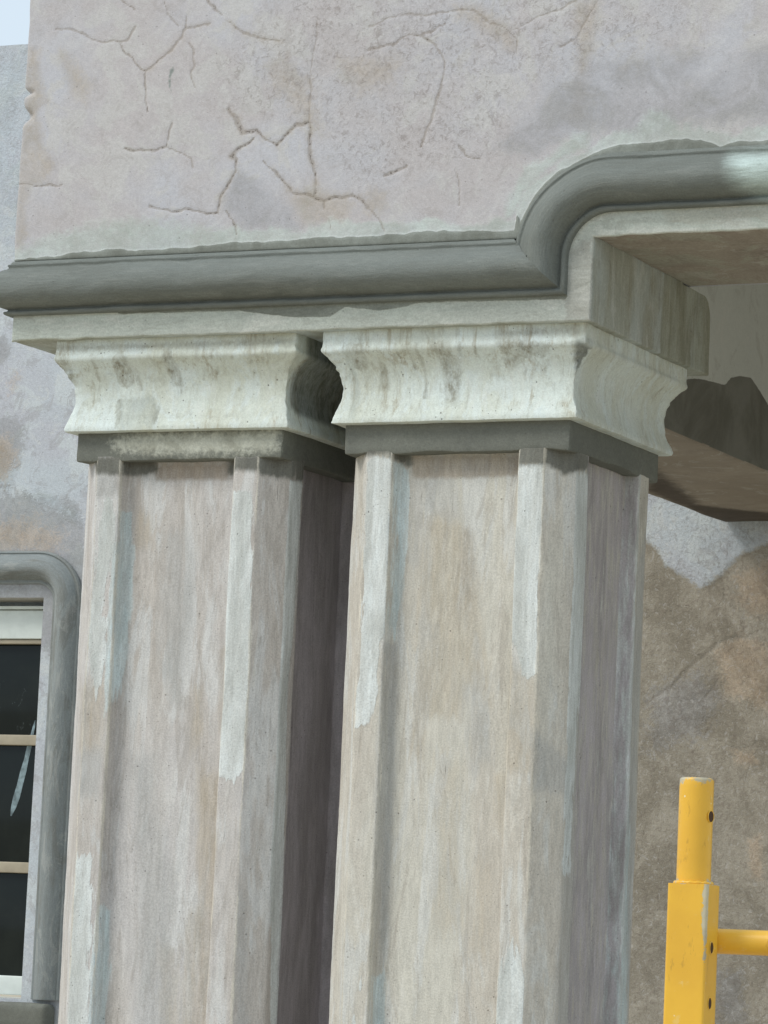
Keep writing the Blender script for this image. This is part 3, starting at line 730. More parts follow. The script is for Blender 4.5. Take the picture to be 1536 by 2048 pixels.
def lface():
    """pale front face of the slab and the lintel, one sheet with rounded arrises"""
    r = .0042
    e = np.array([0, .0009, .0020, .0032, .0044])
    xs = np.unique(np.round(np.concatenate([-.772 + e, .559 - e, np.arange(-.76, 1.0, .008), np.arange(1.05, 3.86, .1)]), 5))
    zs = np.unique(np.round(np.concatenate([.492 + e, .661 + e, np.arange(.50, .725, .006)]), 5))
    zs = zs[(np.abs(zs - .661) > .0008) | (np.abs(zs - .661) < 1e-6)]
    xs = xs[(np.abs(xs - .559) > .0008) | (np.abs(xs - .559) < 1e-6)]
    X, Z = np.meshgrid(xs, zs, indexing='ij')
    V = np.stack([X.ravel(), np.full(X.size, -.062), Z.ravel()], 1)
    d = seg_dist(V[:, 0], V[:, 2], [(-.772, .74), (-.772, .492), (.559, .492), (.559, .661), (3.9, .661)])
    q = np.clip(r - d, 0, r)
    V[:, 1] += r - np.sqrt(np.maximum(r * r - q * q, 0))
    idx = np.arange(X.size).reshape(X.shape)
    keep = ~((X[:-1, :-1] > .5585) & (Z[1:, 1:] < .6615)) & ~((X[1:, 1:] < .46) & (Z[1:, 1:] > .6615))
    F = np.stack([idx[:-1, :-1][keep], idx[1:, :-1][keep], idx[1:, 1:][keep], idx[:-1, 1:][keep]], -1)
    at = channels(V, PATCH['band'], bsel)
    n = fbm(V, 20, 3, 5)
    V[:, 1] += n * .0010
    lip = np.clip(1 - d / .006, 0, 1)
    V[:, 2] += lip * (fbm(V * [1, 0, 1], 22, 3, 77) * .0018)
    chipz = np.clip(vnoise(V, 60, 91) - .55, 0, 1) * lip
    V[:, 1] += chipz * .006
    return V, F, at
V, F, at = lface()
build('impost_face', V, F, M['band'], ent, at, sharp=60)
V, F = box_arrays(axis(-.771, .5585, .012, .004), axis(-.0575, .62, .012, .004), axis(.4925, .70, .008, .004), .003)
V[:, 2] = np.where((V[:, 1] > .44) | (V[:, 0] < .44), np.minimum(V[:, 2], .661), V[:, 2])
V = block_post(V)
V = rough_up(V, .0010, 20, 5)
stain = np.clip((V[:, 1] - .33 + fbm(V * [1, 1, .3], 20, 3, 8) * .01) / .02 + .5, 0, 1)
build('impost_slab', V, F, M['block'], ent, {'gray': stain})
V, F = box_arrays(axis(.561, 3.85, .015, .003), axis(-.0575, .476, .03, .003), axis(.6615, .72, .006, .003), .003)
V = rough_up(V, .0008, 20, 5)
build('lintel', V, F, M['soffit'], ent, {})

# roll moulding, swept round the corner, along the face, up and over the opening
prof = [(0.000, .000), (.0005, .010), (.003, .0135), (.0075, .0145), (.0105, .0130), (.0120, .0085), (.0150, .0070), (.0175, .0100),
        (.0190, .0180), (.0215, .0280), (.0260, .0375), (.0320, .0455), (.0400, .0515), (.0490, .0545), (.0590, .0540), (.0690, .0500),
        (.0780, .0435), (.0860, .0355), (.0930, .0265), (.0985, .0185), (.1015, .0130), (.1035, .0110), (.1060, .0112), (.1080, .0125), (.1110, .0120),
        (.1130, .0075), (.1165, .0060), (.1185, .0030), (.1190, .000)]
prof = np.array(prof)
path = []   # base point, s direction, out direction
for y in np.arange(.60, -.0601, -.02):
    path.append(((-.772, y, .545), (0, 0, 1), (-1, 0, 0)))
path.append(((-.772, FY - .0025, .545), (0, 0, 1), (-1, -1, 0)))
for x in np.arange(-.766, .40, .012):
    path.append(((x, FY - .0025, .545), (0, 0, 1), (0, -1, 0)))
n_m = len(path)
for t in (.35, .6, .85):
    path.append(((.40 + (.508 - .40) * t, FY - .0025, .545), (-t * (1 if t > .5 else .6) * .0, 0, 1), (0, -1, 0)))
path.append(((.508, FY - .0025, .545), (-1, 0, 1), (0, -1, 0)))
# verticals and arc
for z in (.575, .60):
    path.append(((.508, FY - .0025, z), (-1, 0, 0), (0, -1, 0)))
N = 20
for k in range(N + 1):
    a = math.pi - k / N * math.pi / 2
    path.append(((.6 + .092 * math.cos(a), FY - .0025, .618 + .092 * math.sin(a)), (math.cos(a), 0, math.sin(a)), (0, -1, 0)))
for x in np.concatenate([np.arange(.62, 1.0, .012), np.arange(1.02, 3.85, .06)]):
    path.append(((x, FY - .0025, .710), (0, 0, 1), (0, -1, 0)))
# the mitre: left run stops on the diagonal, right run starts on it
V, FL = [], []
along = 0
prev = None
rows = []
for i, (b, s, o) in enumerate(path):
    b, s, o = map(np.array, (b, s, o))
    row = b[None] + prof[:, :1] * s[None] + prof[:, 1:] * o[None]
    rows.append(row)
    if prev is not None:
        along += np.linalg.norm(b - prev)
    prev = b
    FL.append(np.stack([np.full(len(prof), along), prof[:, 0] * 1.4, np.zeros(len(prof))], 1))
R_ = np.array(rows)
# runs must not cross the mitre diagonal  x = .508 - s, z = .545 + s
for i in range(len(path)):
    b = path[i][0]
    if path[i][2] == (0, -1, 0) and path[i][1] == (0, 0, 1) and b[2] < .6:
        lim = .508 - prof[:, 0]
        R_[i, :, 0] = np.minimum(R_[i, :, 0], lim)
    if path[i][1] == (-1, 0, 0):
        R_[i, :, 2] = np.maximum(R_[i, :, 2], .545 + prof[:, 0])
V = R_.reshape(-1, 3)
K = len(prof)
idx = np.arange(len(V)).reshape(-1, K)
F = np.stack([idx[:-1, :-1], idx[1:, :-1], idx[1:, 1:], idx[:-1, 1:]], -1).reshape(-1, 4)
P0 = V.copy()
inner = np.tile(np.clip(np.minimum(prof[:, 0], .119 - prof[:, 0]) / .01, 0, 1), len(path))
V[:, 1] += inner * (fbm(P0, 9, 4, 5) * .0030 + vnoise(P0, 60, 8) * .0009)
V[:, 2] += inner * (fbm(P0, 7, 4, 15) * .0026)
at = channels(P0, PATCH['moulding'], lambda c, ax: c[:, 1] < 0)
build('roll_moulding', V, F, M['moulding'], ent, at, np.concatenate(FL), sharp=55)

# ------------------------------------------------------------------ columns
def section(x0, x1, y0, y1, c=.052, st=.058, t=.033, rr=.0048, step=.012):
    """chamfered square with a sunk panel in every face"""
    def side(p, q, nrm):
        p, q, nrm = map(np.array, (p, q, nrm))
        L = np.linalg.norm(q - p); d = (q - p) / L
        a = c + st
        return [p + d * c, p + d * a, p + d * (a + .004) - nrm * t, q - d * (a + .004) - nrm * t, q - d * a, q - d * c]
    P = []
    P += side((x0, y0), (x1, y0), (0, -1))
    P += side((x1, y0), (x1, y1), (1, 0))
    P += side((x1, y1), (x0, y1), (0, 1))
    P += side((x0, y1), (x0, y0), (-1, 0))
    n = len(P)
    out = []
    for i in range(n):
        a, b, c_ = P[i - 1], P[i], P[(i + 1) % n]
        u = (a - b) / np.linalg.norm(a - b); w = (c_ - b) / np.linalg.norm(c_ - b)
        r = min(rr, .4 * np.linalg.norm(a - b), .4 * np.linalg.norm(c_ - b))
        s, e = b + u * r, b + w * r
        out += [s, s * .56 + b * .38 + e * .06, (s + e) * .25 + b * .5, e * .56 + b * .38 + s * .06, e]
    res = []
    for i in range(len(out)):
        a, b = out[i], out[(i + 1) % len(out)]
        L = np.linalg.norm(b - a)
        k = max(1, int(round(L / step)))
        for j in range(k):
            res.append(a + (b - a) * j / k)
    return np.array(res)

def sweep(ring, zs):
    n = len(ring)
    V = np.concatenate([np.column_stack([ring, np.full(n, z)]) for z in zs])
    idx = np.arange(len(V)).reshape(len(zs), n)
    nx = np.roll(idx, -1, axis=1)
    F = np.stack([idx[:-1], nx[:-1], nx[1:], idx[1:]], -1).reshape(-1, 4)
    return V, F

def rect_stack(x0, x1, y0, y1, prof, step=.012, cr=.003):
    """rings of a rectangle offset outwards by e at height z"""
    pts, out = [], []
    cor = [((x0, y0), (-1, -1)), ((x1, y0), (1, -1)), ((x1, y1), (1, 1)), ((x0, y1), (-1, 1))]
    for i in range(4):
        (p, o), (q, _) = cor[i], cor[(i + 1) % 4]
        nr = ((0, -1), (1, 0), (0, 1), (-1, 0))[i]
        pv = ((-1, 0), (0, -1), (1, 0), (0, 1))[i]
        p, q = np.array(p, float), np.array(q, float)
        L = np.linalg.norm(q - p); d = (q - p) / L
        pts.append(p + (-np.array(o)) * cr * .3); out.append(np.array(o) * 1.0)
        for s in np.linspace(cr, L - cr, max(2, int(L / step))):
            pts.append(p + d * s); out.append(np.array(nr, float) + d * (2 * s / L - 1))
    pts, out = np.array(pts), np.array(out)
    n = len(pts)
    V = np.concatenate([np.column_stack([pts + out * e, np.full(n, z)]) for e, z in prof])
    idx = np.arange(len(V)).reshape(len(prof), n)
    nx = np.roll(idx, -1, axis=1)
    F = np.stack([idx[:-1], nx[:-1], nx[1:], idx[1:]], -1).reshape(-1, 4)
    return V, F

def smooth_prof(p, n):
    p = np.array(p)
    t = np.concatenate([[0], np.cumsum(np.linalg.norm(np.diff(p, axis=0), axis=1))])
    tt = np.linspace(0, t[-1], n)
    q = np.stack([np.interp(tt, t, p[:, k]) for k in (0, 1)], 1)
    for _ in range(2):
        q[1:-1] = .25 * q[:-2] + .5 * q[1:-1] + .25 * q[2:]
    return q.tolist()

def column(key, label, x0, x1, y0, y1, dz, seed):
    t = thing('porch_column', label, 'column', group='paired panelled columns under the porch wall')
    zs = list(np.arange(-2.05, -1.0, .06)) + list(np.arange(-1.0, .256 + dz, .012))
    V, F = sweep(section(x0, x1, y0, y1), zs)
    sel = lambda c, ax: (c[:, 1] < y0 + .06) if ax == 1 else ((c[:, 0] > x1 - .032) & (c[:, 1] > y0 + .045))
    at = channels(V, PATCH[key], sel)
    # the pale coat keeps to the raised strips; blue sky reflection painted on flanks
    if 'pale' in at:
        fr_ = V[:, 1] < y0 + .05
        on = (V[:, 1] < y0 + .0012) & (np.minimum(V[:, 0] - x0, x1 - V[:, 0]) > .048)
        if key == 'col2':
            back = (V[:, 0] > x1 - .036) & (V[:, 1] > y1 - .1135) & (V[:, 1] < y1 - .104)
            at['pale'] = np.where(back, .9 * np.clip((V[:, 2] + .78) / .04, 0, 1), at['pale'])
        at['pale'] = np.where(fr_ & ~on, at['pale'] * np.where(V[:, 1] < y0 + .03, .25, .0), at['pale'])
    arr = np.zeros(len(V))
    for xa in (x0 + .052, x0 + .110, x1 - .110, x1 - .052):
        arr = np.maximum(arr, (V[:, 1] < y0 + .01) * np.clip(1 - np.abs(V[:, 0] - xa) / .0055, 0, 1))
    at['arris_highlight'] = arr * (.62 + .3 * vnoise(V * [1, 1, .3], 18, 44))  # cream edge highlight painted along the front arrises, broken like wear
    # slightly darker grey in the sunk panels of the side faces
    panel_grey = np.clip((np.minimum(V[:, 1] - (y0 + .11), (y1 - .11) - V[:, 1])) / .01 + .9, 0, 1)
    at['panel_grey'] = np.where(np.abs(V[:, 0] - (x0 + x1) / 2) > .15, panel_grey * (1.0 if key == 'col1' else .62), 0)
    lowf = np.column_stack([V[:, 0], V[:, 1], V[:, 2] * .35])
    V[:, 0] += fbm(lowf, 12, 3, seed) * .0016 + vnoise(V, 70, seed) * .0005
    V[:, 1] += fbm(lowf, 12, 3, seed + 30) * .0016 + vnoise(V, 70, seed + 3) * .0005
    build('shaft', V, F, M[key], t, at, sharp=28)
    # plain base under the shaft
    zb = ZG + .14
    V, F = rect_stack(x0, x1, y0, y1, [(-.05, zb + .004), (.045, zb + .004), (.045, zb + .13), (.040, zb + .137), (.028, zb + .14), (.034, zb + .155), (.034, zb + .17),
                                       (.026, zb + .185), (.012, zb + .19), (.004, zb + .20), (.002, zb + .25), (-.06, zb + .252)], .03)
    build('base', V, F, M[key], t, {}, sharp=40)
    z0, z1 = .244 + dz, .303 + dz
    pr = [(-.062, z0), (-.03, z0), (-.004, z0), (-.001, z0 + .0012), (.0, z0 + .004)] + [(.0003, z) for z in np.linspace(z0 + .012, z1 - .006, 6)] + [(.0, z1 + .003)]
    V, F = rect_stack(x0, x1, y0, y1, pr)
    at = channels(V, PATCH['band1'], lambda c, ax: c[:, 1] < y0 + .01) if key == 'col1' else {}
    V[:, 2] += (V[:, 2] < z0 + .006) * fbm(V, 16, 3, seed + 5) * .0022
    V = rough_up(V, .0011, 16, seed)
    build('collar', V, F, M['collar'], t, at, sharp=40)
    e0 = .022
    q = [(e0 - .004, .3030), (e0, .3045), (e0 + .0005, .3115), (e0 - .003, .320), (e0 - .008, .334), (e0 - .012, .348), (e0 - .0145, .362), (e0 - .0148, .378), (e0 - .013, .393),
         (e0 - .009, .407), (e0 - .003, .420), (e0 + .005, .432), (e0 + .014, .442), (e0 + .0215, .4495), (e0 + .0225, .453), (e0 + .0225, .4575),
         (e0 + .0195, .4600), (e0 + .0195, .474), (e0 + .0195, .496)]
    pr = [(-.03, .3025), (e0 - .010, .3027)] + q[:2] + smooth_prof(q[1:], 64)[1:]
    V, F = rect_stack(x0, x1, y0, y1, pr, .010)
    V[:, 2] = np.where(V[:, 2] < .33, V[:, 2] + dz * .8, V[:, 2])
    at = channels(V, PATCH['cap1' if key == 'col1' else 'cap2'], lambda c, ax: c[:, 1] < y0 + .0)
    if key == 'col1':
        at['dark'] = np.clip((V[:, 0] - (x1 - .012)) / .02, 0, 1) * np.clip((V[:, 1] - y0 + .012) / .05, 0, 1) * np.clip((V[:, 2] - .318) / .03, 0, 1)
    corner = np.minimum.reduce([np.hypot(V[:, 0] - a, V[:, 1] - b) for a in (x0 - .02, x1 + .02) for b in (y0 - .02, y1 + .02)])
    k = np.clip(1 - corner / .05, 0, 1)
    V = rough_up(V, .0011, 14, seed + 9)
    crumb = k * k * (.5 + np.clip((V[:, 2] - .36) / .1, 0, 1))
    V[:, 0] += crumb * fbm(V, 90, 2, 4) * .0055
    V[:, 1] += crumb * fbm(V, 90, 2, 6) * .0055
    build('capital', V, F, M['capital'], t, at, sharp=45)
    return t
column('col1', 'farther column of the pair, nearer the window, wet dark cement across its top', -.632, -.1445, 0, .48, -.006, 11)
column('col2', 'nearer column of the pair, beside the porch opening, tan stain down its front panel', 0, .5, 0, .493, 0.0, 23)

# ------------------------------------------------------------------ beam back to the house
cb = thing('porch_beam', 'grey rendered beam running back from the columns to the house with dark wet cement patch', 'beam')
V, F = box_arrays(axis(-.27, .187, .03, .006), axis(.623, 2.996, .012, .006), np.unique(np.round(np.concatenate([axis(.492, .80, .010, .006), axis(.80, 1.247, .1, 0)]), 5)), .006)
V = rough_up(V, .0015, 6, 5)
at = channels(V, PATCH['cross'], lambda c, ax: (c[:, 0] > .17) if ax == 0 else (c[:, 2] < .50))
cen = V[F].mean(1)
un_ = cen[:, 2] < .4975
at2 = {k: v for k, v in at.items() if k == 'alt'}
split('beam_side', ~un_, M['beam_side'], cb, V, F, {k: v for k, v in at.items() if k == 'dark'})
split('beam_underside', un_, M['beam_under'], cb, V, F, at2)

# ------------------------------------------------------------------ house wall with its window
HOUSE_CRACKS = [(.016, [(-.279, .372), (-.253, .274), (-.201, .245), (-.213, .175), (-.301, .147), (-.36, .09), (-.42, .02)]),
                (.013, [(-.213, .175), (-.15, .20), (-.08, .17)]), (.012, [(-.30, -.10), (-.22, -.14), (-.15, -.12), (-.05, -.16)]),
                (.014, [(-.50, -.02), (-.42, .02), (-.38, .07)]), (.010, [(-.30, -.10), (-.31, -.02), (-.28, .06)])]
hw_ = thing('house_wall', 'tall plastered house wall behind the columns, lavender outside the porch and brown within it', 'wall')
WX0, WX1, WZ0, WZ1 = -3.44, -2.455, -.925, .285      # window hole
HX0, HX1, HT = -7.0, 4.6, 2.02
def wall_grid():
    xs = np.unique(np.round(np.concatenate([np.arange(HX0, -3.5, .25), np.arange(-3.44, -.62, .018), np.arange(-.62, .04, .008), np.arange(.1, HX1, .1), [WX0, WX1, HX1]]), 4))
    zs = np.unique(np.round(np.concatenate([np.arange(ZG, -1.1, .15), np.arange(-1.1, .56, .009), np.arange(.56, 1.1, .018), np.arange(1.1, HT, .06), [WZ0, WZ1, HT]]), 4))
    xs = xs[(np.abs(xs - WX0) > .006) & (np.abs(xs - WX1) > .006) | np.isin(xs, [WX0, WX1])]
    zs = zs[(np.abs(zs - WZ0) > .006) & (np.abs(zs - WZ1) > .006) | np.isin(zs, [WZ0, WZ1])]
    return xs, zs
xs, zs = wall_grid()
X, Z = np.meshgrid(xs, zs, indexing='ij')
V = np.stack([X.ravel(), np.full(X.size, 3.0), Z.ravel()], 1)
idx = np.arange(X.size).reshape(X.shape)
a = idx[:-1, :-1]; b = idx[1:, :-1]; c = idx[1:, 1:]; d = idx[:-1, 1:]
xc = (X[:-1, :-1] + X[1:, 1:]) / 2; zc = (Z[:-1, :-1] + Z[1:, 1:]) / 2
keep = ~((xc > WX0) & (xc < WX1) & (zc > WZ0) & (zc < WZ1))
F = np.stack([a[keep], b[keep], c[keep], d[keep]], -1).tolist()
at = channels(V, PATCH['house'], lambda c, ax: c[:, 1] > 0)
at['rough'] = np.clip((V[:, 0] + .75) / .1, 0, 1) * .8
at['alt'] = np.maximum(at['alt'], np.clip((V[:, 0] + .92) / .03, 0, 1) * np.clip((.1 - V[:, 2]) / .05 + .5, 0, 1))
at['alt'] = np.maximum(at['alt'], np.clip((V[:, 0] - .15) / .08, 0, 1) * np.clip((1.26 - V[:, 2]) / .03, 0, 1))
ck = np.zeros(len(V))
for w, pts in HOUSE_CRACKS:
    wu = V[:, 0] + vnoise(V, 16, 21) * .010 + vnoise(V, 40, 22) * .005
    wv = V[:, 2] + vnoise(V, 16, 23) * .010 + vnoise(V, 40, 24) * .005
    ck = np.maximum(ck, np.clip(1 - seg_dist(wu, wv, pts) / w, 0, 1))
at['crack'] = ck * .62
at['crackhalo'] = ck * .4
nv = len(V)
V2 = V.copy(); V2[:, 1] = 3.24
# outer rim, and reveals of the window hole
def rim(loop):
    L = len(loop)
    return [[loop[i], loop[i] + nv, loop[(i + 1) % L] + nv, loop[(i + 1) % L]] for i in range(L)]
outer = list(idx[:, 0]) + list(idx[-1, 1:]) + list(idx[-2::-1, -1]) + list(idx[0, -2:0:-1])
F += rim([int(q) for q in outer])
F += [[int(q) + nv for q in f[::-1]] for f in F[:int(keep.sum())]]
V[:, 1] += fbm(V, 2.2, 4, 5) * .004
V[:, 1] += np.clip((at['alt'] + vnoise(V, 40, 3) * .15 - .4) / .2, 0, 1) * .005 + ck * .0015
V[:, 2] += (V[:, 2] > HT - .001) * fbm(V, 6, 3, 9) * .004
VV = np.concatenate([V, V2])
at = {k: np.concatenate([v, v * 0]) for k, v in at.items()}
build('wall_face', VV, F, M['house'], hw_, at)
win = thing('window', 'cream framed window with dark glass and rounded grey cement surround, left of the columns', 'window')
win_white = simple('window_paint', rgb(222, 230, 226), .45, 0, .06, 20)
win_cream = simple('glazing_bar_paint', rgb(168, 158, 138), .55, 0, .08, 25)
# reveal lining
def ring_box(name, x0, x1, z0, z1, y0, y1, w, mat, parent, r=.002):
    """four mitred members as one frame"""
    V = []; F = []
    out = [(x0, z0), (x1, z0), (x1, z1), (x0, z1)]
    inn = [(x0 + w, z0 + w), (x1 - w, z0 + w), (x1 - w, z1 - w), (x0 + w, z1 - w)]
    b = .15 * w
    inn2 = [(x0 + w - b, z0 + w - b), (x1 - w + b, z0 + w - b), (x1 - w + b, z1 - w + b), (x0 + w - b, z1 - w + b)]
    loops = [[(p[0], y1, p[1]) for p in out], [(p[0], y0, p[1]) for p in out], [(p[0], y0, p[1]) for p in inn2], [(p[0], y0 + b, p[1]) for p in inn], [(p[0], y1, p[1]) for p in inn]]
    for L in loops: V += L
    for k in range(4):
        for i in range(4):
            j = (i + 1) % 4
            F.append([k * 4 + i, k * 4 + j, (k + 1) * 4 + j, (k + 1) * 4 + i])
    return build(name, V, F, mat, parent, sharp=20)
rv = ring_box('reveal', WX0 - .02, WX1 + .02, WZ0 - .02, WZ1 + .02, 3.004, 3.10, .0225, M['reveal'], win)
fr = ring_box('frame', WX0 - .004, WX1 + .004, WZ0 - .006, WZ1 - .020, 3.055, 3.10, .009, win_white, win)
box('head_rail', WX0 + .008, WX1 - .0055, 3.060, 3.10, .165, .252, win_white, win, r=.003, rough=0)
box('head_bead', WX0 + .008, WX1 - .0055, 3.066, 3.10, .150, .1635, win_cream, win, r=.002, rough=0)
box('bottom_rail', WX0 + .008, WX1 - .0055, 3.060, 3.10, -.915, -.858, win_white, win, r=.003, rough=0)
box('stile', WX1 - .0052, WX1 - .0008, 3.056, 3.10, -.915, .255, win_cream, win, r=.002, rough=0)
box('stile', WX0 + .005, WX0 + .0125, 3.056, 3.10, -.915, .255, win_cream, win, r=.002, rough=0)
bars = [(-.172, -.140), (-.560, -.527)]
for z0, z1 in bars:
    box('glazing_bar', WX0 + .014, WX1 - .0055, 3.072, 3.10, z0 + .012, z1 + .012, win_cream, win, r=.003, rough=0)
glass = NT('window_glass')
gv = glass.n('ShaderNodeTexCoord').outputs['Object']
gn = glass.noise(gv, 6, 5, .6)
dn = glass.noise(glass.scaled(gv, (1, 1, .5)), 45, 5, .7, 1.5)
sp = glass.math('MULTIPLY', glass.step(dn, .61, .70), glass.step(glass.noise(gv, 7, 2), .48, .60))
cc = glass.mix(glass.step(gn, .4, .7), rgb(26, 32, 32), rgb(34, 40, 38))
cc = glass.mix(glass.math('MULTIPLY', sp, .6), cc, rgb(120, 130, 132))
glass.l(cc, glass.b.inputs['Base Color'])
glass.b.inputs['Roughness'].default_value = .08
glass.b.inputs['Specular IOR Level'].default_value = .22
rows_ = [(.150, -.128 + .0), (-.160, -.515), (-.548, -.858)]
xm = (WX0 + WX1) / 2
for z1, z0 in rows_:
    for a, b in ((WX0 + .010, xm - .014), (xm + .014, WX1 - .0052)):
        box('pane', a, b, 3.086, 3.092, z0 - .004, z1 + .004, glass.mat, win, r=.001, rough=0)
for z1, z0 in rows_:
    box('glazing_bar', xm - .0135, xm + .0135, 3.0725, 3.0995, z0 + .016, z1 - .014, win_cream, win, r=.003, rough=0)
# long pale streak laid on the glass, standing for a reflection
sm = simple('painted_reflection', rgb(120, 138, 144), .5, 0, .45, 45)
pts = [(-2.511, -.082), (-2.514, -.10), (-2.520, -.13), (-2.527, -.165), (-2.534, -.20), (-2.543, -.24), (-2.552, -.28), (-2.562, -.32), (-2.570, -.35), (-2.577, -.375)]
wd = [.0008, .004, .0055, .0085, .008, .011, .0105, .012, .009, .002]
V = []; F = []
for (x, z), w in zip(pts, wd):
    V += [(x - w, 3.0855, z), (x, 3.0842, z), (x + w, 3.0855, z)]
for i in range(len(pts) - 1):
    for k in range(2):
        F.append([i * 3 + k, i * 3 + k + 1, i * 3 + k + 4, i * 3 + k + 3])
build('painted_reflection', V, F, sm, win)
# curtain room behind is dark: back board
# rounded surround: sweep round three sides and a sill roll
WC = M['surround']
sprof = [(0, 0), (.001, .004), (.004, .006), (.008, .005), (.012, .004), (.015, .008), (.018, .018), (.023, .030), (.031, .039), (.042, .045), (.056, .045),
         (.068, .040), (.078, .031), (.085, .020), (.088, .012), (.091, .010), (.095, .013), (.099, .011), (.101, .004), (.102, .0)]
sprof = np.array(sprof)
sp_ = []
RX0, RX1, RZ1, RZ0 = WX0 - .036, WX1 + .036, .326, -.925
rad = .055
for z in np.arange(RZ0, RZ1 - rad, .02):
    sp_.append(((RX1, z), (1, 0)))
for k in range(13):
    a = k / 12 * math.pi / 2
    sp_.append(((RX1 - rad + rad * math.cos(a), RZ1 - rad + rad * math.sin(a)), (math.cos(a), math.sin(a))))
for x in np.arange(RX1 - rad - .02, RX0 + rad, -.02):
    sp_.append(((x, RZ1), (0, 1)))
for k in range(13):
    a = math.pi / 2 + k / 12 * math.pi / 2
    sp_.append(((RX0 + rad + rad * math.cos(a), RZ1 - rad + rad * math.sin(a)), (math.cos(a), math.sin(a))))
for z in np.arange(RZ1 - rad - .02, RZ0, -.02):
    sp_.append(((RX0, z), (-1, 0)))
V, FLW = [], []
al = 0; pb = None
for (b, n_) in sp_:
    if pb: al += math.dist(b, pb)
    pb = b
    for s, o in sprof:
        V.append((b[0] + n_[0] * s, 2.997 - o, b[1] + n_[1] * s)); FLW.append((al, s * 1.4, 0))
V = np.array(V)
K = len(sprof)
idx = np.arange(len(V)).reshape(-1, K)
F = np.stack([idx[:-1, :-1], idx[:-1, 1:], idx[1:, 1:], idx[1:, :-1]], -1).reshape(-1, 4)
V[:, 1] += fbm(V, 8, 3, 3) * .0018
build('surround', V, F, WC, win, {}, FLW, sharp=55)
# flat plaster strip between surround and opening
V = []; F = []
def strip(loopa, loopb, name, mat):
    V = [(*p,) for p in loopa] + [(*p,) for p in loopb]
    n = len(loopa)
    F = [[i, i + 1, n + i + 1, n + i] for i in range(n - 1)]
    return build(name, V, F, mat, win)
# sill
V, F = box_arrays(axis(WX0 - .14, WX1 + .125, .03, .012), axis(2.93, 3.0, .02, .012), axis(-1.015, -.935, .012, .012), .018)
V = rough_up(V, .0015, 12, 4)
build('sill', V, F, M['collar'], win)

# ------------------------------------------------------------------ scaffold frame
def yellow_paint():
    m = NT('scaffold_paint')
    v = m.n('ShaderNodeTexCoord').outputs['Object']
    n = m.noise(v, 9, 5, .6); n2 = m.noise(v, 55, 6, .7, .5)
    c = m.mix(m.step(n, .35, .65), rgb(236, 185, 58), rgb(226, 174, 54))
    c = m.mix(m.math('MULTIPLY', m.step(n2, .60, .68), .4), c, rgb(232, 206, 140))
    n5 = m.noise(m.scaled(v, (1, 1, .25)), 120, 4, .7)
    c = m.mix(m.math('MULTIPLY', m.math('MULTIPLY', m.step(n5, .58, .66), m.step(n, .45, .55)), .35), c, rgb(150, 112, 48))
    chips = m.math('MULTIPLY', m.attr('chip'), 1.0)
    ck = m.step(m.math('ADD', chips, m.math('MULTIPLY', m.math('SUBTRACT', n2, .5), 1.6)), .48, .60)
    ck = m.math('MULTIPLY', ck, m.step(chips, .02, .15))
    c = m.mix(m.math('MULTIPLY', ck, .85), c, m.mix(m.step(n, .4, .6), rgb(196, 196, 176), rgb(150, 152, 142)))
    spk = m.math('MULTIPLY', m.step(m.voro(v, 60), .09, .05), m.step(m.noise(v, 20, 2), .50, .6))
    c = m.mix(m.math('MULTIPLY', spk, .8), c, rgb(236, 226, 190))
    m.l(c, m.b.inputs['Base Color'])
    m.b.inputs['Roughness'].default_value = .42
    bp = m.n('ShaderNodeBump'); bp.inputs['Strength'].default_value = .25; bp.inputs['Distance'].default_value = .001
    m.l(m.math('SUBTRACT', n2, m.math('MULTIPLY', ck, .6)), bp.inputs['Height'])
    m.l(bp.outputs[0], m.b.inputs['Normal'])
    return m.mat
YP = yellow_paint()
PIN = .116
HR = .0066
hole_mat = simple('hole_shade', rgb(70, 44, 18), .8)  # flat dark discs painted for the shade inside the holes
sc = thing('scaffold_frame', 'yellow steel scaffold frame with coupling pin, standing in front of the porch opening', 'scaffold', loc=(1.9365, -3.05, ZG))
sc.rotation_euler = (0, 0, math.radians(3))
PT = 1.719            # top of the square post above the ground
hs = .0228
HOLES = (PT - .068, PT - .128)      # heights of the drilled holes
def tube_z(name, x, y, z0, z1, r, mat, parent, chip=None, cap=True, n=40, r_top=.003, seg=None):
    zs = list(np.linspace(z0, z1 - r_top, seg or max(2, int((z1 - z0) / .006)))) if True else []
    rad = [r] * len(zs)
    for a in (.35, .7, 1.0):
        zs.append(z1 - r_top + r_top * math.sin(a * math.pi / 2)); rad.append(r - r_top + r_top * math.cos(a * math.pi / 2))
    zs += [z1, z1 - .004, z1 - .03]; rad += [r - .0045, r - .005, r - .005]
    V = []
    for z, q in zip(zs, rad):
        for i in range(n):
            a = 2 * math.pi * i / n
            V.append((x + q * math.cos(a), y + q * math.sin(a), z))
    F = [[k * n + i, k * n + (i + 1) % n, (k + 1) * n + (i + 1) % n, (k + 1) * n + i] for k in range(len(zs) - 1) for i in range(n)]
    V = np.array(V)
    at = {'chip': chip(V)} if chip else {}
    return build(name, V, F, mat, parent, at, sharp=40)
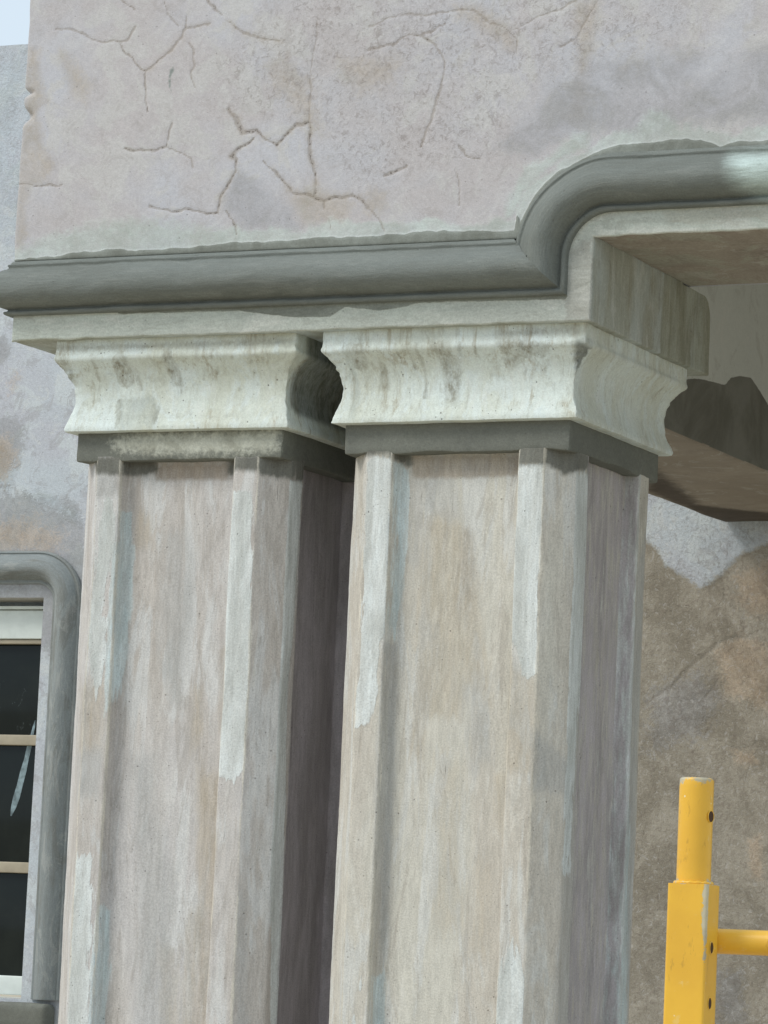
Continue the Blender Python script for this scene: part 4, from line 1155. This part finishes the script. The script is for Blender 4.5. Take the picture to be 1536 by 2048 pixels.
# square post with drilled holes in its right face
def post(name, x, y, z0, z1, parent, holes, fine_from):
    zs = np.unique(np.round(np.concatenate([np.arange(z0, fine_from, .1), np.arange(fine_from, z1, .004), [z1]]), 5))
    V, F = box_arrays(axis(x - hs, x + hs, .0040, .003), axis(y - hs, y + hs, .0040, .003), zs, 0)
    # round only the four long edges
    lo = np.array([x, y]) - hs + .003; hi = np.array([x, y]) + hs - .003
    c = np.clip(V[:, :2], lo, hi); d = V[:, :2] - c
    m = (np.abs(d) > 1e-9).all(1)
    V[m, :2] = c[m] + d[m] / np.linalg.norm(d[m], axis=1)[:, None] * .003
    chip = np.clip(1 - np.hypot(V[:, 0] - (x + hs), V[:, 1] - (y - hs)) / .010, 0, 1) * np.clip(.62 + vnoise(V, 38, 5) * .9, 0, 1.1) * (.35 + .65 * np.clip((V[:, 2] - (z1 - .12)) / .1, 0, 1)) * (V[:, 2] > z1 - .3)
    chip = np.maximum(chip, np.clip(1 - (z1 - V[:, 2]) / .006, 0, 1) * .5)
    return build(name, V, F, YP, parent, {'chip': chip}, sharp=40)
p = post('post', 0, 0, 0.004, PT, sc, HOLES, PT - .35)
def disc_hole(x, y, z, nx, ny, r, parent):
    """drilled hole: its shaded bore painted as a flat dark disc inside a rounded lip, facing (nx, ny)"""
    n = 20
    tx, ty = -ny, nx
    V = []; rings = [(r * 1.12, .0003), (r, .0009), (r * .92, .0004), (r * .88, -.0), ]
    for q, o in rings:
        for i in range(n):
            a = 2 * math.pi * i / n
            V.append((x + tx * q * math.cos(a) + nx * o, y + ty * q * math.cos(a) + ny * o, z + q * math.sin(a)))
    F = [[k * n + i, k * n + (i + 1) % n, (k + 1) * n + (i + 1) % n, (k + 1) * n + i] for k in range(len(rings) - 1) for i in range(n)]
    build('hole_lip', V, F, YP, parent, sharp=60)
    V = [(x + tx * r * .9 * math.cos(2 * math.pi * i / n) + nx * .0005, y + ty * r * .9 * math.cos(2 * math.pi * i / n) + ny * .0005, z + r * .9 * math.sin(2 * math.pi * i / n)) for i in range(n)]
    build('hole_shade_disc', V, [list(range(n))], hole_mat, parent)
for hz in HOLES:
    disc_hole(hs, -.002, hz, 1, 0, HR, p)
def pin_chip(V):
    z1 = PT + PIN
    return np.maximum(np.clip(1 - (z1 - V[:, 2]) / .022, 0, 1) * .62, np.clip(1 - (V[:, 2] - PT) / .014, 0, 1) * .62)
pn = tube_z('coupling_pin', -.001, 0.001, PT - .05, PT + PIN, .0188, YP, sc, pin_chip)
aa = math.radians(-10)
disc_hole(-.001 + math.cos(aa) * .0184, .001 + math.sin(aa) * .0184, PT + PIN - .042, math.cos(aa), math.sin(aa), HR, pn)
V = []; F = []
for i in range(48):
    a = 2 * math.pi * i / 48
    rr_ = .0196 + .0007 * math.sin(i * 2.1)
    for j in range(8):
        q = 2 * math.pi * j / 8
        V.append((-.001 + (rr_ + .0024 * math.cos(q)) * math.cos(a), .001 + (rr_ + .0024 * math.cos(q)) * math.sin(a), PT + .001 + (.0022 + .0006 * math.sin(i * 1.9)) * math.sin(q)))
        F.append([i * 8 + j, ((i + 1) % 48) * 8 + j, ((i + 1) % 48) * 8 + (j + 1) % 8, i * 8 + (j + 1) % 8])
build('weld', V, F, YP, pn, {'chip': np.full(len(V), .42)}, sharp=70)
def bar(name, p0, p1, r, mat, parent, n=28, steps=24):
    p0, p1 = Vector(p0), Vector(p1)
    q = (p1 - p0).to_track_quat('Z', 'Y')
    V = []
    for k in range(steps + 1):
        c = p0.lerp(p1, k / steps)
        for i in range(n):
            a = 2 * math.pi * i / n
            V.append(tuple(c + q @ Vector((r * math.cos(a), r * math.sin(a), 0))))
    F = [[k * n + i, k * n + (i + 1) % n, (k + 1) * n + (i + 1) % n, (k + 1) * n + i] for k in range(steps) for i in range(n)]
    return build(name, V, F, mat, parent, sharp=40)
RD = Vector((math.cos(math.radians(0)), math.sin(math.radians(0)), 0))
for k, dz in enumerate((PT - .060, PT - .060 - .5, PT - .060 - 1.0, .2)):
    a = Vector((.012, hs + .0135, dz))
    bar('rung', a, a + RD * 1.2, .0137, YP, sc)
far = Vector((.012, hs + .0135, 0)) + RD * 1.2
tube_z('far_post', far.x, far.y, .004, PT + .12, .0213, YP, sc, seg=30)
for z in (0.0,):
    for (x, y) in ((0, 0), (far.x, far.y)):
        box('foot_plate', x - .06, x + .06, y - .06, y + .06, .001, .009, YP, sc, r=.001, rough=0)
